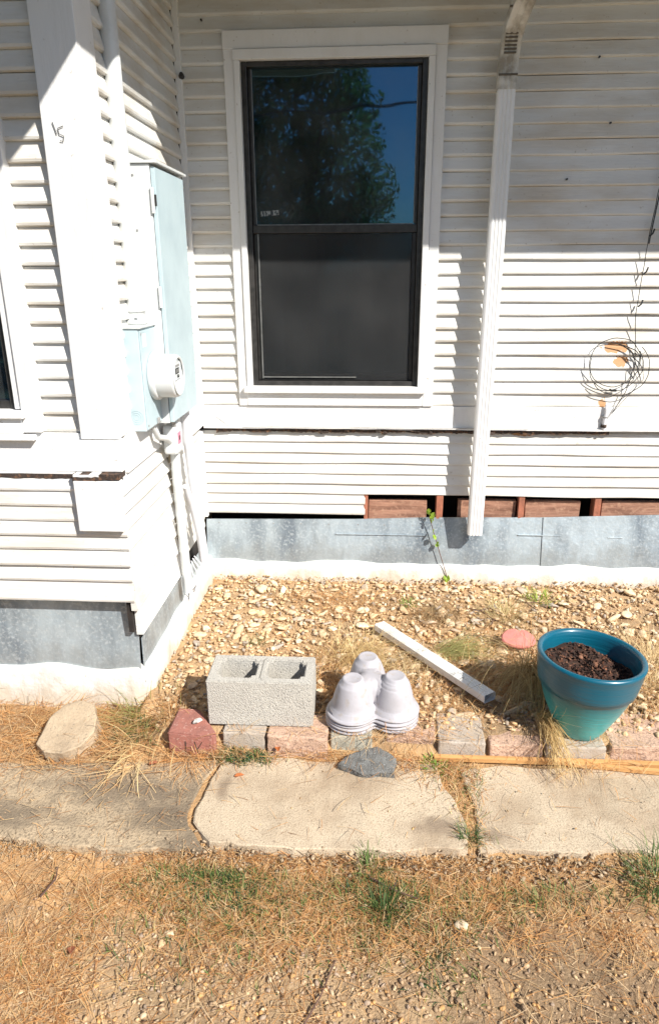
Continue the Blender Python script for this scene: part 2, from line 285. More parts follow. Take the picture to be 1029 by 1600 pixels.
# ------------------------------------------------------------------ house
house = thing('house', (0,0,0), 'white clapboard house with sash window, corner bay and tin foundation skirt', 'house')
def board(parent, p0, p1, z0, z1, nrm, t0=.0, t1=.019, back=.012, m=None, name='clapboard', segs=None, wave=.002, edge=.0085):
    """one bevelled lap board from p0 to p1 (xy), thick at its lower edge"""
    p0 = Vector((*p0, 0)); p1 = Vector((*p1, 0)); n = Vector((*nrm, 0)); Ln = (p1-p0).length
    segs = segs or max(2, int(Ln/.12)); off = Vector((random.uniform(0, 50), random.uniform(0, 50), 0)); vs = []; fs = []
    dz = random.uniform(-.0012, .0012); th = t1+random.uniform(-.0015, .0015)
    for i in range(segs+1):
        u = i/segs; b = p0.lerp(p1, u); q = off+Vector((u*Ln*2.2, 0, 0)); w1 = noise.noise(q)*wave; w2 = noise.noise(q+Vector((0,9,0)))*wave*1.1
        for d, z in ((-back, z1), (t0, z1), (th-edge*.25+w1*.5, z0+edge*1.4+dz+w2), (th+w1*.5-edge*.5, z0+edge*.4+dz+w2), (th-edge*1.5, z0+dz+w2), (-back, z0+dz+w2)):
            vs.append(b+n*d+Vector((0,0,z)))
    for i in range(segs):
        for k in range(6): fs.append((i*6+k, (i+1)*6+k, (i+1)*6+(k+1) % 6, i*6+(k+1) % 6))
    fs += [(5,4,3,2,1,0), tuple(segs*6+k for k in range(6))]
    me = mesh(name, vs, fs, m or M_SIDE); bm = bmesh.new(); bm.from_mesh(me); bmesh.ops.recalc_face_normals(bm, faces=bm.faces); bm.to_mesh(me); bm.free()
    return link(name, me, parent)
# structural walls behind the boards
XR = 3.2; ZT = 3.02
wall_b = link('wall', None, house); wall_s = link('wall', None, house); wall_f = link('wall', None, house)
WX0, WX1, WZ0, WZ1 = -.632, .222, 1.085, 2.56
for a in ((-.95, WX0-.04, .86, ZT), (WX1+.04, XR, .86, ZT), (WX0-.04, WX1+.04, .86, WZ0-.03), (WX0-.04, WX1+.04, WZ1+.03, ZT)):
    addbox('sheathing', wall_b, a[0], a[1], .014, .1, a[2], a[3], M_DARK, bev=0)
addbox('sheathing', wall_b, -.95, -.03, .014, .06, .36, .86, M_DARK, bev=0); addbox('sheathing', wall_b, -.03, XR, .014, .06, .50, .86, M_DARK, bev=0)
addbox('sheathing', wall_s, -1.05, -.956, -1.16, 0, -.04, ZT, M_DARK, bev=0)
addbox('sheathing', wall_f, -1.18, -1.05, -1.19, -1.1, -.04, ZT, M_DARK, bev=0); addbox('sheathing', wall_f, -3.2, -1.18, -1.19, -1.1, -.04, 1.1, M_DARK, bev=0); addbox('sheathing', wall_f, -3.2, -1.18, -1.19, -1.1, 2.5, ZT, M_DARK, bev=0)
E_ = .065
# back wall rows
rows = []; z = .982
while z < ZT-.01: rows.append((z, min(z+E_, ZT))); z += E_
for z0, z1 in rows:
    zb = z0
    if z1 > .99 and z0 < 2.64:
        board(wall_b, (-.905, 0), (-.708, 0), zb, z1, (0,-1), t1=.021, wave=.003); board(wall_b, (.300, 0), (.56, 0), zb, z1, (0,-1), wave=.003)
    else: board(wall_b, (-.905, 0), (.56, 0), zb, z1, (0,-1), wave=.003)
    board(wall_b, (.5605, 0), (XR, 0), zb+.001*math.sin(zb*40), z1+.001*math.sin(z1*40), (0,-1), wave=.005, t1=.012 if zb > 1.7 else .016, edge=.006)
addbox('frieze_board', wall_b, -.905, XR, -.020, .012, .868, .981, M_TRIM, bev=.003)
z = .840
for i in range(8):
    z1 = z; z0 = z-(.0585 if i < 6 else .06)
    if i < 6: board(wall_b, (-.93, 0), (XR, 0), z0, z1, (0,-1), wave=.005, t1=.013, edge=.004)
    else: board(wall_b, (-.93, 0), (-.04, 0), z0, z1, (0,-1), t1=.011)
    z = z0
SKB = z
# drip ledge with rotten underside
def ragged(name, parent, x0, x1, z0, z1, yf, yb, m, step=.02, amp=.006, side=False, seed=0):
    n = int((x1-x0)/step); vs = []; fs = []
    for i in range(n+1):
        x = x0+(x1-x0)*i/n; q = Vector((x*9+seed, seed, 0)); e = noise.noise(q)*amp+random.uniform(-.3,.3)*amp; e2 = noise.noise(q*2.3)*amp*.3
        for y, zz in ((yb, z1), (yf, z1+e2), (yf+e2, z0+e), (yb, z0+e)):
            vs.append((x, y, zz) if not side else (-y, x, zz))
    for i in range(n):
        for k in range(4): fs.append((i*4+k, i*4+(k+1) % 4, (i+1)*4+(k+1) % 4, (i+1)*4+k))
    fs += [(0,3,2,1), (n*4, n*4+1, n*4+2, n*4+3)]
    return link(name, mesh(name, vs, fs, m), parent)
ragged('drip_cap', wall_b, -.905, XR, .860, .868, -.036, .01, M_TRIM, step=.05, amp=.002)
ragged('rotten_strip', wall_b, -.84, 1.22, .839, .859, -.022, .01, M_ROT, step=.012, amp=.010, seed=3)
ragged('rotten_strip', wall_b, 1.22, XR, .843, .859, -.012, .01, M_GREY, step=.05, amp=.002)
for k in range(26):
    x = random.choice((random.uniform(.2,.52), random.uniform(.55,1.2), random.uniform(-.3,.3))); s = random.uniform(.004,.011)
    bm = bmesh.new(); bmesh.ops.create_icosphere(bm, subdivisions=1, radius=s)
    for v in bm.verts: v.co = Vector((v.co.x*1.8, v.co.y, v.co.z))*(1+noise.noise(v.co*200+Vector((k,0,0)))*.8)
    link('rotten_bit', from_bm('rotten_bit', bm, M_ROT), wall_b, (x, -.024, .845+random.uniform(-.008,.006)))
# open crawl space behind the missing boards
crawl = link('crawl_space', None, house)
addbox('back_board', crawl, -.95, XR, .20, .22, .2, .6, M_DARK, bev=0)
for x, wd in ((-.035,.022), (.368,.036), (.81,.032), (1.215,.034), (1.66,.035), (2.1,.035)): addbox('stud', crawl, x-wd/2, x+wd/2, -.004, .07, .30, .505, M_STUD, cuts=1, rough=.002)
for x0, x1, zt in ((-.02,.30,.452), (.47,.785,.458), (.835,1.13,.46), (1.245,1.62,.462), (1.69,2.06,.462)): addbox('sill_plank', crawl, x0, x1, .022, .055, .33, zt, M_BROWN, cuts=2, rough=.003, seed=x0)
# galvanised skirt, leaning out at the bottom
def tin(name, pts, par): return link(name, sheet(pts, M_GALV, .002, name), par)
found = link('foundation', None, house)
tin('metal_sheet', [(-.93,-.006,.333),(-.10,-.004,.345),(.30,-.004,.362),(.935,-.004,.372),(.935,-.052,.08),(-.93,-.052,.07)], found)
tin('metal_sheet', [(.932,-.009,.374),(1.545,-.006,.398),(2.4,-.006,.405),(2.4,-.057,.09),(.932,-.057,.08)], found)
link('metal_sheet', sheet([(-.926,-1.20,.245),(-.926,-.60,.24),(-.926,-.60,.06),(-.915,-1.235,.06)], M_GALV, .003, axis='x'), found)
link('metal_sheet', sheet([(-.931,-.62,.235),(-.935,-.02,.20),(-.935,0,.05),(-.92,-.62,.05)], M_GALV, .003, axis='x'), found)
link('metal_sheet', sheet([(-3.2,-1.20,.46),(-.93,-1.20,.46),(-.93,-1.235,.12),(-3.2,-1.235,.12)], M_GALV, .003), found)
for x0, x1, z_ in ((.80,1.03,.275),(1.28,1.36,.27),(-.20,.30,.262)): link('crease', box(x0, x1, -.0275+(-.002 if x0 > 1 else 0), -.0225, z_-.0025, z_+.0025, M_GALV, bev=.0015), found)
for k in range(16): x_ = -.85+k*.155+random.uniform(-.02,.02); link('nail_head', tube([(x_,-.004,.315),(x_,-.0125,.315)], .0035, M_GREY, 7), found)
def footing(path, z0, z1, w, m=M_FOOT):
    """bulging footing along an xy path with an uneven top"""
    vs = []; fs = []; n = len(path)
    for i, (x, y, nx_, ny_) in enumerate(path):
        e = noise.noise(Vector((x*5, y*5, 1)))*.022; e2 = noise.noise(Vector((x*9, y*9, 4)))*.014
        for d, z in ((-.03, z1+e), (.35*w, z1+e), (.8*w+e2, z1-.012+e), (w+e2, z1-.035+e), (w+.012+e2, z0)): vs.append((x+nx_*d, y+ny_*d, z))
    for i in range(n-1):
        for k in range(4): fs.append((i*5+k, i*5+k+1, (i+1)*5+k+1, (i+1)*5+k))
    return mesh('footing', vs, fs, m, True)
link('footing', footing([(-.93+i*.04, -.045, 0, -1) for i in range(int(4.1/.04))], -.15, .105, .035), found)
pth = [(-.915, 0-i*.04, 1, 0) for i in range(30)]+[(-.915, -1.19, 1, -.3), (-.93, -1.215, .7, -.7), (-.95, -1.235, .3, -1)]+[(-.97-i*.05, -1.235, 0, -1) for i in range(45)]
link('footing', footing(pth, -.2, .125, .02), found)
# inner corner trim, casing, window
addbox('corner_strip', wall_b, -.935, -.903, -.026, .01, .869, ZT, M_TRIM); addbox('corner_strip', wall_b, -.948, -.916, -.028, .01, .352, .838, M_TRIM)
win = link('window', None, house)
C0, C1 = WX0, WX1
addbox('casing', win, -.706, -.66, -.030, .012, .982, 2.60, M_TRIM); addbox('casing', win, .252, .302, -.030, .012, .982, 2.60, M_TRIM)
addbox('casing', win, -.708, .304, -.034, .012, 2.60, 2.673, M_TRIM)
addbox('stop_board', win, -.659, WX0, -.040, .02, 1.085, 2.556, M_TRIM); addbox('stop_board', win, WX1, .251, -.040, .02, 1.085, 2.556, M_TRIM)
addbox('stop_board', win, -.661, .2515, -.043, .02, 2.557, 2.598, M_TRIM)
addbox('sill', win, -.675, .262, -.060, .04, 1.052, 1.084, M_TRIM, bev=.004)
addbox('apron', win, -.662, .25, -.034, .01, .984, 1.050, M_TRIM)
fr = link('frame', None, win)
ZM = 1.845
addbox('jamb', fr, WX0, WX0+.026, -.010, .06, 1.086, 2.555, M_BLACK); addbox('jamb', fr, WX1-.026, WX1, -.010, .06, 1.086, 2.555, M_BLACK)
addbox('head', fr, WX0+.026, WX1-.026, -.012, .06, 2.535, 2.555, M_BLACK); addbox('bottom_rail', fr, WX0+.026, WX1-.026, -.010, .06, 1.086, 1.108, M_BLACK)
us = link('upper_sash', None, win); ls = link('lower_sash', None, win)
M_ALU = mat('dull_aluminium', (.25,.25,.24), .45, .4, var=(.15,.15,.145), vscale=30)
a, b = WX0+.027, WX1-.027
addbox('meeting_rail', us, a, b, .000, .034, ZM-.018, ZM+.018, M_BLACK)
for x0, x1 in ((a, a+.014), (b-.014, b)): addbox('stile', us, x0, x1, .012, .034, ZM+.019, 2.534, M_BLACK); addbox('glazing_bead', us, x0+(.015 if x0 == a else -.005), x1+(.005 if x0 == a else -.015), .014, .02, ZM+.024, 2.53, M_ALU, bev=0)
addbox('glazing_bead', us, a+.02, b-.02, .012, .018, ZM+.0185, ZM+.0235, M_ALU, bev=0)
addbox('pane', us, a+.0145, b-.0145, .021, .024, ZM+.019, 2.534, M_GLASS, bev=0)
for x0, x1 in ((a, a+.022), (b-.022, b)): addbox('stile', ls, x0, x1, .016, .05, 1.109, ZM-.019, M_BLACK)
addbox('rail', ls, a+.022, b-.022, .016, .05, 1.109, 1.142, M_BLACK)
addbox('pane', ls, a+.0225, b-.0225, .036, .039, 1.143, ZM-.019, M_GLASS, bev=0)
sc = addbox('insect_screen', ls, a+.020, b-.020, .0125, .0135, 1.112, ZM-.0195, M_SCREEN, bev=0)
addbox('screen_frame', ls, a+.0205, a+.0265, .006, .012, 1.12, ZM-.02, M_ALU, bev=0)
addbox('screen_frame', ls, a+.027, b-.29, .006, .012, 1.124, 1.129, M_ALU, bev=0)
st = link('sticker', mesh('sticker', [(-.568,.0195,1.905),(-.478,.0195,1.911),(-.478,.0195,1.934),(-.568,.0195,1.928)], [(0,1,2,3)], mat('sticker', (.25,.27,.27), .6, var=(.02,.03,.04), vscale=130, vcon=(.45,.55), stretch=(1,1,.5))), us)
room = link('room', None, win)
for q in ((-.9,.6,1.2,1.22,.8,2.8), (-.92,-.9,.11,1.2,.8,2.8), (.6,.62,.11,1.2,.8,2.8), (-.9,.6,.11,1.2,.79,.8), (-.9,.6,.11,1.2,2.8,2.81)): addbox('room_panel', room, *q, M_ROOM, bev=0)
cur = []
for i in range(61):
    x = -.6+i*.79/60; cur.append((x, .16+.02*math.sin(i*.9)+.008*math.sin(i*2.3), 0))
vs = [(x, y, 1.0) for x, y, _ in cur]+[(x, y, 1.84) for x, y, _ in cur]; link('sheer_curtain', mesh('sheer_curtain', vs, [(i, i+1, i+62, i+61) for i in range(60)], mat('sheer_curtain', (.10,.11,.125), .9), True), win)
# side wall of the bay (faces +x)
z = 1.083
SX = -.94
while z < ZT-.01: board(wall_s, (SX, -1.10), (SX, -.028), z, min(z+E_+.002, ZT), (1,0)); z += E_+.002
addbox('frieze_board', wall_s, SX-.01, SX+.022, -1.17, -.02, .935, 1.082, M_TRIM, bev=.003)
addbox('corner_board', wall_s, -1.055, -.915, -1.250, -1.222, 1.082, ZT, M_TRIM, bev=.003)
addbox('corner_board', wall_s, -.944, -.9165, -1.2215, -1.092, 1.0825, ZT, M_TRIM, bev=.003)
# front wall of the bay
z = 1.102
while z < ZT-.01:
    z1 = min(z+.0635, ZT); board(wall_f, (-1.205, -1.21), (-1.056, -1.21), z, z1, (0,-1), t1=.018)
    board(wall_f, (-3.1, -1.21), (-2.25, -1.21), z, z1, (0,-1), t1=.018); z = z1
addbox('frieze_board', wall_f, -3.1, -.912, -1.255, -1.205, .962, 1.079, M_TRIM, bev=.003)
addbox('frieze_board', wall_f, -3.1, -1.057, -1.236, -1.205, 1.0795, 1.101, M_TRIM, bev=.002)
win2 = link('window', None, house)
addbox('casing', win2, -1.262, -1.197, -1.252, -1.19, 1.105, 2.6, M_TRIM, bev=.004); addbox('casing', win2, -2.25, -2.185, -1.252, -1.19, 1.105, 2.6, M_TRIM)
addbox('casing', win2, -2.26, -1.19, -1.256, -1.19, 2.60, 2.72, M_TRIM)
addbox('stop_board', win2, -1.288, -1.2625, -1.242, -1.19, 1.19, 2.598, M_TRIM)
addbox('sill', win2, -2.22, -1.245, -1.278, -1.15, 1.160, 1.186, M_TRIM, bev=.004); addbox('apron', win2, -2.2, -1.262, -1.262, -1.19, 1.103, 1.158, M_TRIM, bev=.003)
addbox('apron_trim', win2, -2.2, -1.213, -1.285, -1.2565, 1.083, 1.1015, M_TRIM, bev=.003)
f2 = link('frame', None, win2); addbox('jamb', f2, -1.313, -1.2885, -1.222, -1.16, 1.187, 2.598, M_BLACK); addbox('rail', f2, -2.18, -1.3135, -1.215, -1.16, 1.187, 1.215, M_BLACK); addbox('rail', f2, -2.18, -1.3135, -1.215, -1.16, 1.86, 1.90, M_BLACK)
addbox('pane', f2, -2.18, -1.3135, -1.19, -1.187, 1.216, 2.598, M_GLASS, bev=0); addbox('room_panel', f2, -2.2, -1.3, -1.12, -1.1, 1.1, 2.6, M_ROOM, bev=0)
# flared skirts below the bay
sk = link('skirt', None, house)
addbox('backing', sk, -3.1, -.93, -1.255, -1.21, .45, .94, M_DARK, bev=0)
ragged('drip_cap', sk, -3.1, -1.09, .955, .961, -1.262, -1.2, M_TRIM, step=.05, amp=.001)
ragged('rotten_strip', sk, -3.1, -1.09, .938, .953, -1.262, -1.2, M_ROT, step=.012, amp=.006, seed=9)
ragged('rotten_strip', sk, -1.09, -.915, .938, .960, -1.287, -1.22, M_ROT, step=.012, amp=.012, seed=14)
ragged('peeling_edge', sk, -1.085, -.99, .952, .960, -1.2885, -1.24, M_TRIM, step=.012, amp=.006, seed=19)
zs = [.937,.889,.828,.770,.710,.652,.588,.522,.436]
for i in range(8):
    board(sk, (-3.1, -1.258), (-1.088 if i < 3 else -.915, -1.258), zs[i+1], zs[i], (0,-1), t1=.012 if i not in (5,) else .016, wave=.004)
link('corner_block', box(-1.086, -.918, -1.292, -1.25, .742, .936, M_TRIM, bev=.003, cuts=1, rough=.001), sk)
zs2 = [.935,.868,.800,.735,.655,.575,.49,.40,.28]
for i in range(8):
    y1 = -.66+.02*math.sin(i*2.1)+i*.004; z0 = zs2[i+1]
    o = board(sk, (-.930+i*.0015, -1.26 if i < 7 else -1.235), (-.930+i*.0015, y1), z0, zs2[i], (1,0), t0=-.004, t1=.016, wave=.003, edge=.003)
addbox('backing', sk, -.955, -.935, -1.25, -.64, .30, .93, M_DARK, bev=0)
for i in range(8): # stair-stepped broken board ends
    zt = .90-i*.075; addbox('broken_end', sk, -.925, -.905, -.655+.006*i, -.62+.004*i, zt-.066, zt, mat('broken_end', (.55,.46,.33), .8) if i == 0 else bpy.data.materials['broken_end'], cuts=1, rough=.004, seed=i)
z = .862
for i in range(9):
    board(sk, (SX-.004, -.60+.01*i), (SX-.004, -.012), z-.066 if i < 8 else z-.05, z, (1,0), t1=.009); z -= .066
addbox('frieze_cap', sk, SX-.01, SX+.028, -.62, -.03, .866, .934, M_TRIM, bev=.004)
# pencil mark on the corner board
pm = link('pencil_mark', tube([(-1.018,-1.2535,2.10),(-1.008,-1.2535,2.065)], .0012, M_CABLE, 5), wall_s)
link('pencil_mark', tube([(-.985,-1.2535,2.088),(-1.003,-1.2535,2.082),(-1.000,-1.2535,2.066),(-.986,-1.2535,2.060),(-.990,-1.2535,2.045),(-1.0,-1.2535,2.047)], .0012, M_CABLE, 5), wall_s)
# roof and soffits: eave 3.0 m up, giving the shade over the upper wall
roof = link('roof', None, house)
ZE = 3.02; EY = -(ZE-1.672)/1.18*.95+.105; EX = -.94+(ZE-2.306)/1.18
addbox('soffit', roof, EX+.001, XR+.3, EY, .1, ZE, ZE+.03, M_SOFF, bev=0); addbox('soffit', roof, -3.3, EX, -2.2, .1, ZE+.001, ZE+.031, M_SOFF, bev=0)
addbox('fascia', roof, EX+.03, XR+.3, EY-.022, EY-.001, ZE-.001, ZE+.15, M_TRIM); addbox('fascia', roof, EX+.001, EX+.022, -2.2, EY-.023, ZE, ZE+.15, M_TRIM); addbox('fascia', roof, -3.3, EX, -2.222, -2.201, ZE, ZE+.15, M_TRIM)
rv = [(-3.3,-2.24,ZE+.15),(EX+.04,-2.24,ZE+.15),(EX+.04,EY-.05,ZE+.15),(XR+.3,EY-.05,ZE+.15),(XR+.3,2.6,ZE+1.9),(-3.3,2.6,ZE+1.9),(-1.9,-.6,ZE+.7)]
link('shingles', mesh('shingles', rv, [(0,1,6),(1,2,6),(2,3,4,6),(4,5,6),(5,0,6)], M_ROOF), roof)
addbox('end_wall', house, XR, XR+.1, .0, 2.6, -.1, ZE+.03, M_SIDE, bev=0); addbox('end_wall', house, -3.3, -3.2, -1.2, 2.6, -.1, ZE+.03, M_SIDE, bev=0); addbox('end_wall', house, -3.3, XR+.1, 2.6, 2.7, -.1, ZE+1.2, M_SIDE, bev=0)
for k, (x, z) in enumerate(((1.05,2.28),(.88,2.05),(.97,2.54),(-.80,2.72))): # nail heads
    link('nail_head', tube([(x,-.010,z),(x,-.022,z)], .0045, M_CABLE, 8), wall_b)
link('nail_head', tube([(-.905,-.02,2.50),(-.90,-.045,2.505)], [.014,.009], M_CABLE, 8), wall_b)
# ------------------------------------------------------------------ downspout
SPX0, SPX1, SPF, SPB = .523, .596, -.125, -.072
spout = thing('downspout', (.56, -.1, .31), 'white ribbed metal downspout running down the clapboard wall right of the window', 'downspout')
def spout_section(path, m, w=.073, d=.053, ribs=4, name='pipe', open_end=True, taper=1, th=.0012):
    """ribbed rectangular pipe swept along a path of (point, tilt axis frame)"""
    prof = []; n = 4
    for i in range(ribs*n+1):
        u = i/(ribs*n); rr = .0035*abs(math.sin(math.pi*ribs*u)); prof.append((-w/2+.004+(w-.008)*u, -d/2-rr+.0035))
    prof = [(-w/2, -d/2+.006)]+prof+[(w/2, -d/2+.006), (w/2, d/2-.004), (w/2-.004, d/2), (-w/2+.004, d/2), (-w/2, d/2-.004)]
    k = len(prof); vs = []; fs = []; pts = [Vector(p) for p in path]
    for i, p in enumerate(pts):
        t = (pts[min(i+1, len(pts)-1)]-pts[max(0, i-1)]).normalized(); X_ = Vector((1,0,0)); X_ = (X_-t*X_.dot(t)).normalized(); Y_ = X_.cross(-t)
        if Y_.y < 0: Y_ = -Y_
        for a_, b_ in prof: vs.append(p+X_*a_+Y_*b_)
    for i in range(len(pts)-1):
        for j in range(k): fs.append((i*k+j, (i+1)*k+j, (i+1)*k+(j+1) % k, i*k+(j+1) % k))
    me = mesh(name, vs, fs, m); return me
sx, sy = (SPX0+SPX1)/2, (SPF+SPB)/2
zz = [.305, .32]+[.32+i*.2 for i in range(1, 11)]+[2.43]
pts = [Vector((sx-.008*(1-min(1,(z_-.3)/1.4)), sy, z_))-Vector((.56,-.1,.31)) for z_ in zz]
me = spout_section(pts, M_SPOUT); o = link('pipe', me, spout); md = o.modifiers.new('t', 'SOLIDIFY'); md.thickness = .0015
el = [Vector(p)-Vector((.56,-.1,.31)) for p in ((sx,sy-.001,2.40),(sx,sy-.002,2.50),(sx+.003,sy-.012,2.56),(sx+.008,sy-.035,2.61),(sx+.014,sy-.07,2.65),(sx+.03,sy-.16,2.71),(sx+.06,sy-.36,2.81),(sx+.11,EY+.12,2.95),(sx+.12,EY+.02,3.01),(sx+.12,EY-.06,3.08))]
me = spout_section(el, mat('spout_elbow', (.62,.60,.55), .4, var=(.30,.27,.22), vscale=12, vcon=(.42,.62)), w=.079, d=.058, ribs=3); o = link('elbow', me, spout); md = o.modifiers.new('t', 'SOLIDIFY'); md.thickness = .0015
for z_ in (2.535,2.548,2.561,2.574,2.587,2.60): # crimps
    dy = float(np.interp(z_, [2.40,2.50,2.56,2.61,2.65], [.001,.002,.012,.035,.07]))+.0005
    link('crimp', box(sx-.026-.56, sx+.026-.56, sy-.034-dy+.1, sy-.028-dy+.1, z_-.31-.0035, z_-.31+.0035, mat('crimp', (.12,.10,.075), .7) if 'crimp' not in bpy.data.materials else bpy.data.materials['crimp'], bev=.001), spout)
for z_, yy in ((2.455, -.0), (2.675, -.105)): link('strap', box(sx-.041-.56+(.012 if z_ > 2.6 else 0), sx+.041-.56+(.012 if z_ > 2.6 else 0), sy-.034+yy+.1, sy-.028+yy+.1, z_-.31-.004, z_-.31+.004, bpy.data.materials['crimp'], bev=.001), spout)
gut = thing('gutter', (1.9, EY-.08, 3.07), 'white metal gutter along the main eave above the downspout', 'gutter')
gp = [(-.05,.10),(-.05,.02),(-.03,0),(.045,0),(.05,.10)]
gm = mesh('gutter', [(x_, y__, z__) for x_ in (EX+.05-1.9, XR+.3-1.9) for y__, z__ in gp], [(i, i+1, i+6, i+5) for i in range(4)], M_SPOUT); o = link('trough', gm, gut); md = o.modifiers.new('t', 'SOLIDIFY'); md.thickness = .002
# ------------------------------------------------------------------ electrical things on the bay side wall
cab = thing('electrical_cabinet', (-.88,-.66,1.06), 'tall pale blue metal cabinet on the bay side wall behind the round meter', 'electrical cabinet')
def rel(o, x0, x1, y0, y1, z0, z1): l = o.location; return (x0-l.x, x1-l.x, y0-l.y, y1-l.y, z0-l.z, z1-l.z)
link('body', box(*rel(cab, -.935,-.838,-.868,-.452,1.062,2.03), M_WMET, bev=.003), cab)
link('door', box(*rel(cab, -.836,-.820,-.862,-.458,1.066,2.02), M_BOX, bev=.002), cab)
link('rain_lip', box(*rel(cab, -.94,-.808,-.876,-.445,2.031,2.041), M_WMET, bev=.002), cab)
link('hinge', box(*rel(cab, -.838,-.826,-.876,-.869,1.86,1.95), M_WMET, bev=.001), cab); link('hinge', box(*rel(cab, -.838,-.826,-.876,-.869,1.52,1.60), M_WMET, bev=.001), cab)
link('latch', box(*rel(cab, -.826,-.8175,-.873,-.869,1.885,1.925), M_CABLE, bev=.001), cab)
for z_ in (1.99, 1.80): link('screw', box(*rel(cab, -.905,-.898,-.871,-.868,z_,z_+.006), M_GREY, bev=0), cab)
mb = thing('meter_box', (-.905,-.93,1.07), 'pale blue metal meter box with the round electric meter on its front', 'meter box')
link('body', box(*rel(mb, -.938,-.872,-1.062,-.79,1.07,1.455), M_BOX, bev=.003), mb)
link('cover', box(*rel(mb, -.8715,-.868,-1.056,-.796,1.075,1.447), M_BOX, bev=.0015), mb)
link('top_flange', box(*rel(mb, -.945,-.862,-1.068,-.784,1.4555,1.464), M_WMET, bev=.002), mb)
link('side_flange', box(*rel(mb, -.9385,-.93,-1.069,-1.0625,1.07,1.455), M_GREY, bev=.001), mb)
for r in (.010,.018,.026): # knock-out rings on the face towards the path
    me = tube([(math.cos(a_)*r, 0, math.sin(a_)*r) for a_ in np.linspace(0, 2*math.pi, 25)], .0012, M_BOX, 5, caps=False); link('knockout_ring', me, mb, (-.906+.905,-1.0625+.93,1.125-1.07))
for sy_, sz_ in ((-1.045,1.09),(-.806,1.09),(-1.045,1.435)): link('screw', box(*rel(mb, -.868,-.8655,sy_-.004,sy_+.004,sz_-.004,sz_+.004), M_GREY, bev=.001), mb)
link('hasp', box(*rel(mb, -.868,-.860,-.94,-.915,1.076,1.10), M_GREY, bev=.002), mb)
link('label_plate', box(*rel(mb, -.868,-.8672,-1.03,-.985,1.385,1.435), M_WMET, bev=0), mb)
mt = thing('electric_meter', (-.867,-.925,1.265), 'round white and glass electric meter with small dark display sticking out of its box', 'electric meter')
def xcyl(prof, m, n=40):
    me = lathe(prof, m, n); me.transform(Matrix.Rotation(math.pi/2, 4, 'Y')); return me
link('ring', xcyl([(0,0),(.092,0),(.094,.004),(.094,.018),(.088,.024),(.082,.024)], M_WMET), mt)
link('body', xcyl([(.084,.004),(.084,.086),(.081,.094),(.074,.096),(.073,.090),(0,.090)], M_WMET), mt)
link('dial_plate', box(.091,.0935,-.048,.048,-.012,.055, M_WMET, bev=.004), mt); link('display', box(.0938,.0955,-.030,.020,.010,.032, M_LCD, bev=.001), mt)
link('barcode', box(.0936,.0942,-.035,.03,.036,.044, M_GREY, bev=0), mt); link('port', xcyl([(0,.0935),(.006,.0935),(.006,.099),(0,.099)], M_LCD, 12), mt)
for i in range(3): link('digit', box(.0956,.0960,-.022+i*.014,-.014+i*.014,.014,.028, M_GREY, bev=0), mt)
link('lip', xcyl([(.075,.096),(.077,.100),(.073,.102),(.069,.098)], M_WMET), mt)
hub = thing('service_conduit', (-.912,-.95,1.465), 'thick white service conduit rising from the meter box up through the roof', 'conduit')
link('pipe', tube([(0,0,.05),(0,0,.6),(0,0,1.2),(0,0,1.9)], .0295, M_WMET, 24), hub); link('hub', lathe([(.0,0),(.043,0),(.043,.014),(.036,.018),(.036,.045),(.041,.047),(.041,.056),(.031,.058)], M_WMET, 24), hub)
for s in (-1, 1): link('bolt', tube([(s*.038*.5,-.044,.03),(s*.038*.5,-.036,.03)], .006, M_WMET, 8), hub)
for z_ in (1.35,): link('pipe_strap', lathe([(.0305,z_),(.0325,z_),(.0325,z_+.022),(.0305,z_+.022)], M_WMET, 24), hub)
cn = thing('white_conduit', (-.875,-.72,1.06), 'straight white conduit with a pink tag running down from the meter box to the ground', 'conduit')
link('pipe', tube([(0,.02,-.02),(-.005,.035,-.3),(.0,.05,-.78),(.0,.052,-.86)], .0215, M_WMET, 14), cn)
link('fitting', box(-.03,.032,-.045,.055,-.16,-.03, M_WMET, bev=.012), cn); link('tag', box(.0325,.0335,-.03,.012,-.115,-.065, M_PINK, bev=0), cn); link('tag_print', box(.0336,.034,-.018,.0,-.10,-.08, M_CABLE, bev=0), cn)
link('elbow', tube([(-.02,-.20,.01),(-.01,-.17,-.05),(0,-.09,-.075),(.0,-.02,-.11)], .013, M_WMET, 10), cn)
pv = thing('pale_conduit', (-.885,-.47,1.04), 'pale bluish plastic conduit pair running down the inside corner behind the white conduit', 'conduit')
link('pipe', tube([(0,0,0),(0,.03,-.12),(.005,.06,-.4),(.01,.12,-.72),(.012,.13,-.80)], .024, M_PVC, 14), pv)
link('pipe', tube([(.0,-.07,-.35),(.01,.0,-.5),(.018,.06,-.66),(.02,.08,-.80)], .016, M_PVC, 12), pv)
gc = thing('grey_conduit', (-.86,-.80,1.12), 'short thin grey conduit below the meter between box and cabinet', 'conduit')
link('pipe', tube([(0,0,.1),(0,.01,0),(.005,.04,-.08),(.0,.10,-.2)], .011, M_GREY, 10), gc)
for i in range(4):
    q = [(.012,.07+.03*i,-.72),(.02+.01*i,.08+.03*i,-.78),(.03,.10+.02*i,-.85),(.025-.01*i,.09+.02*i,-.90)]; link('loose_wire', tube(q, .003, M_PVC, 5), cn)
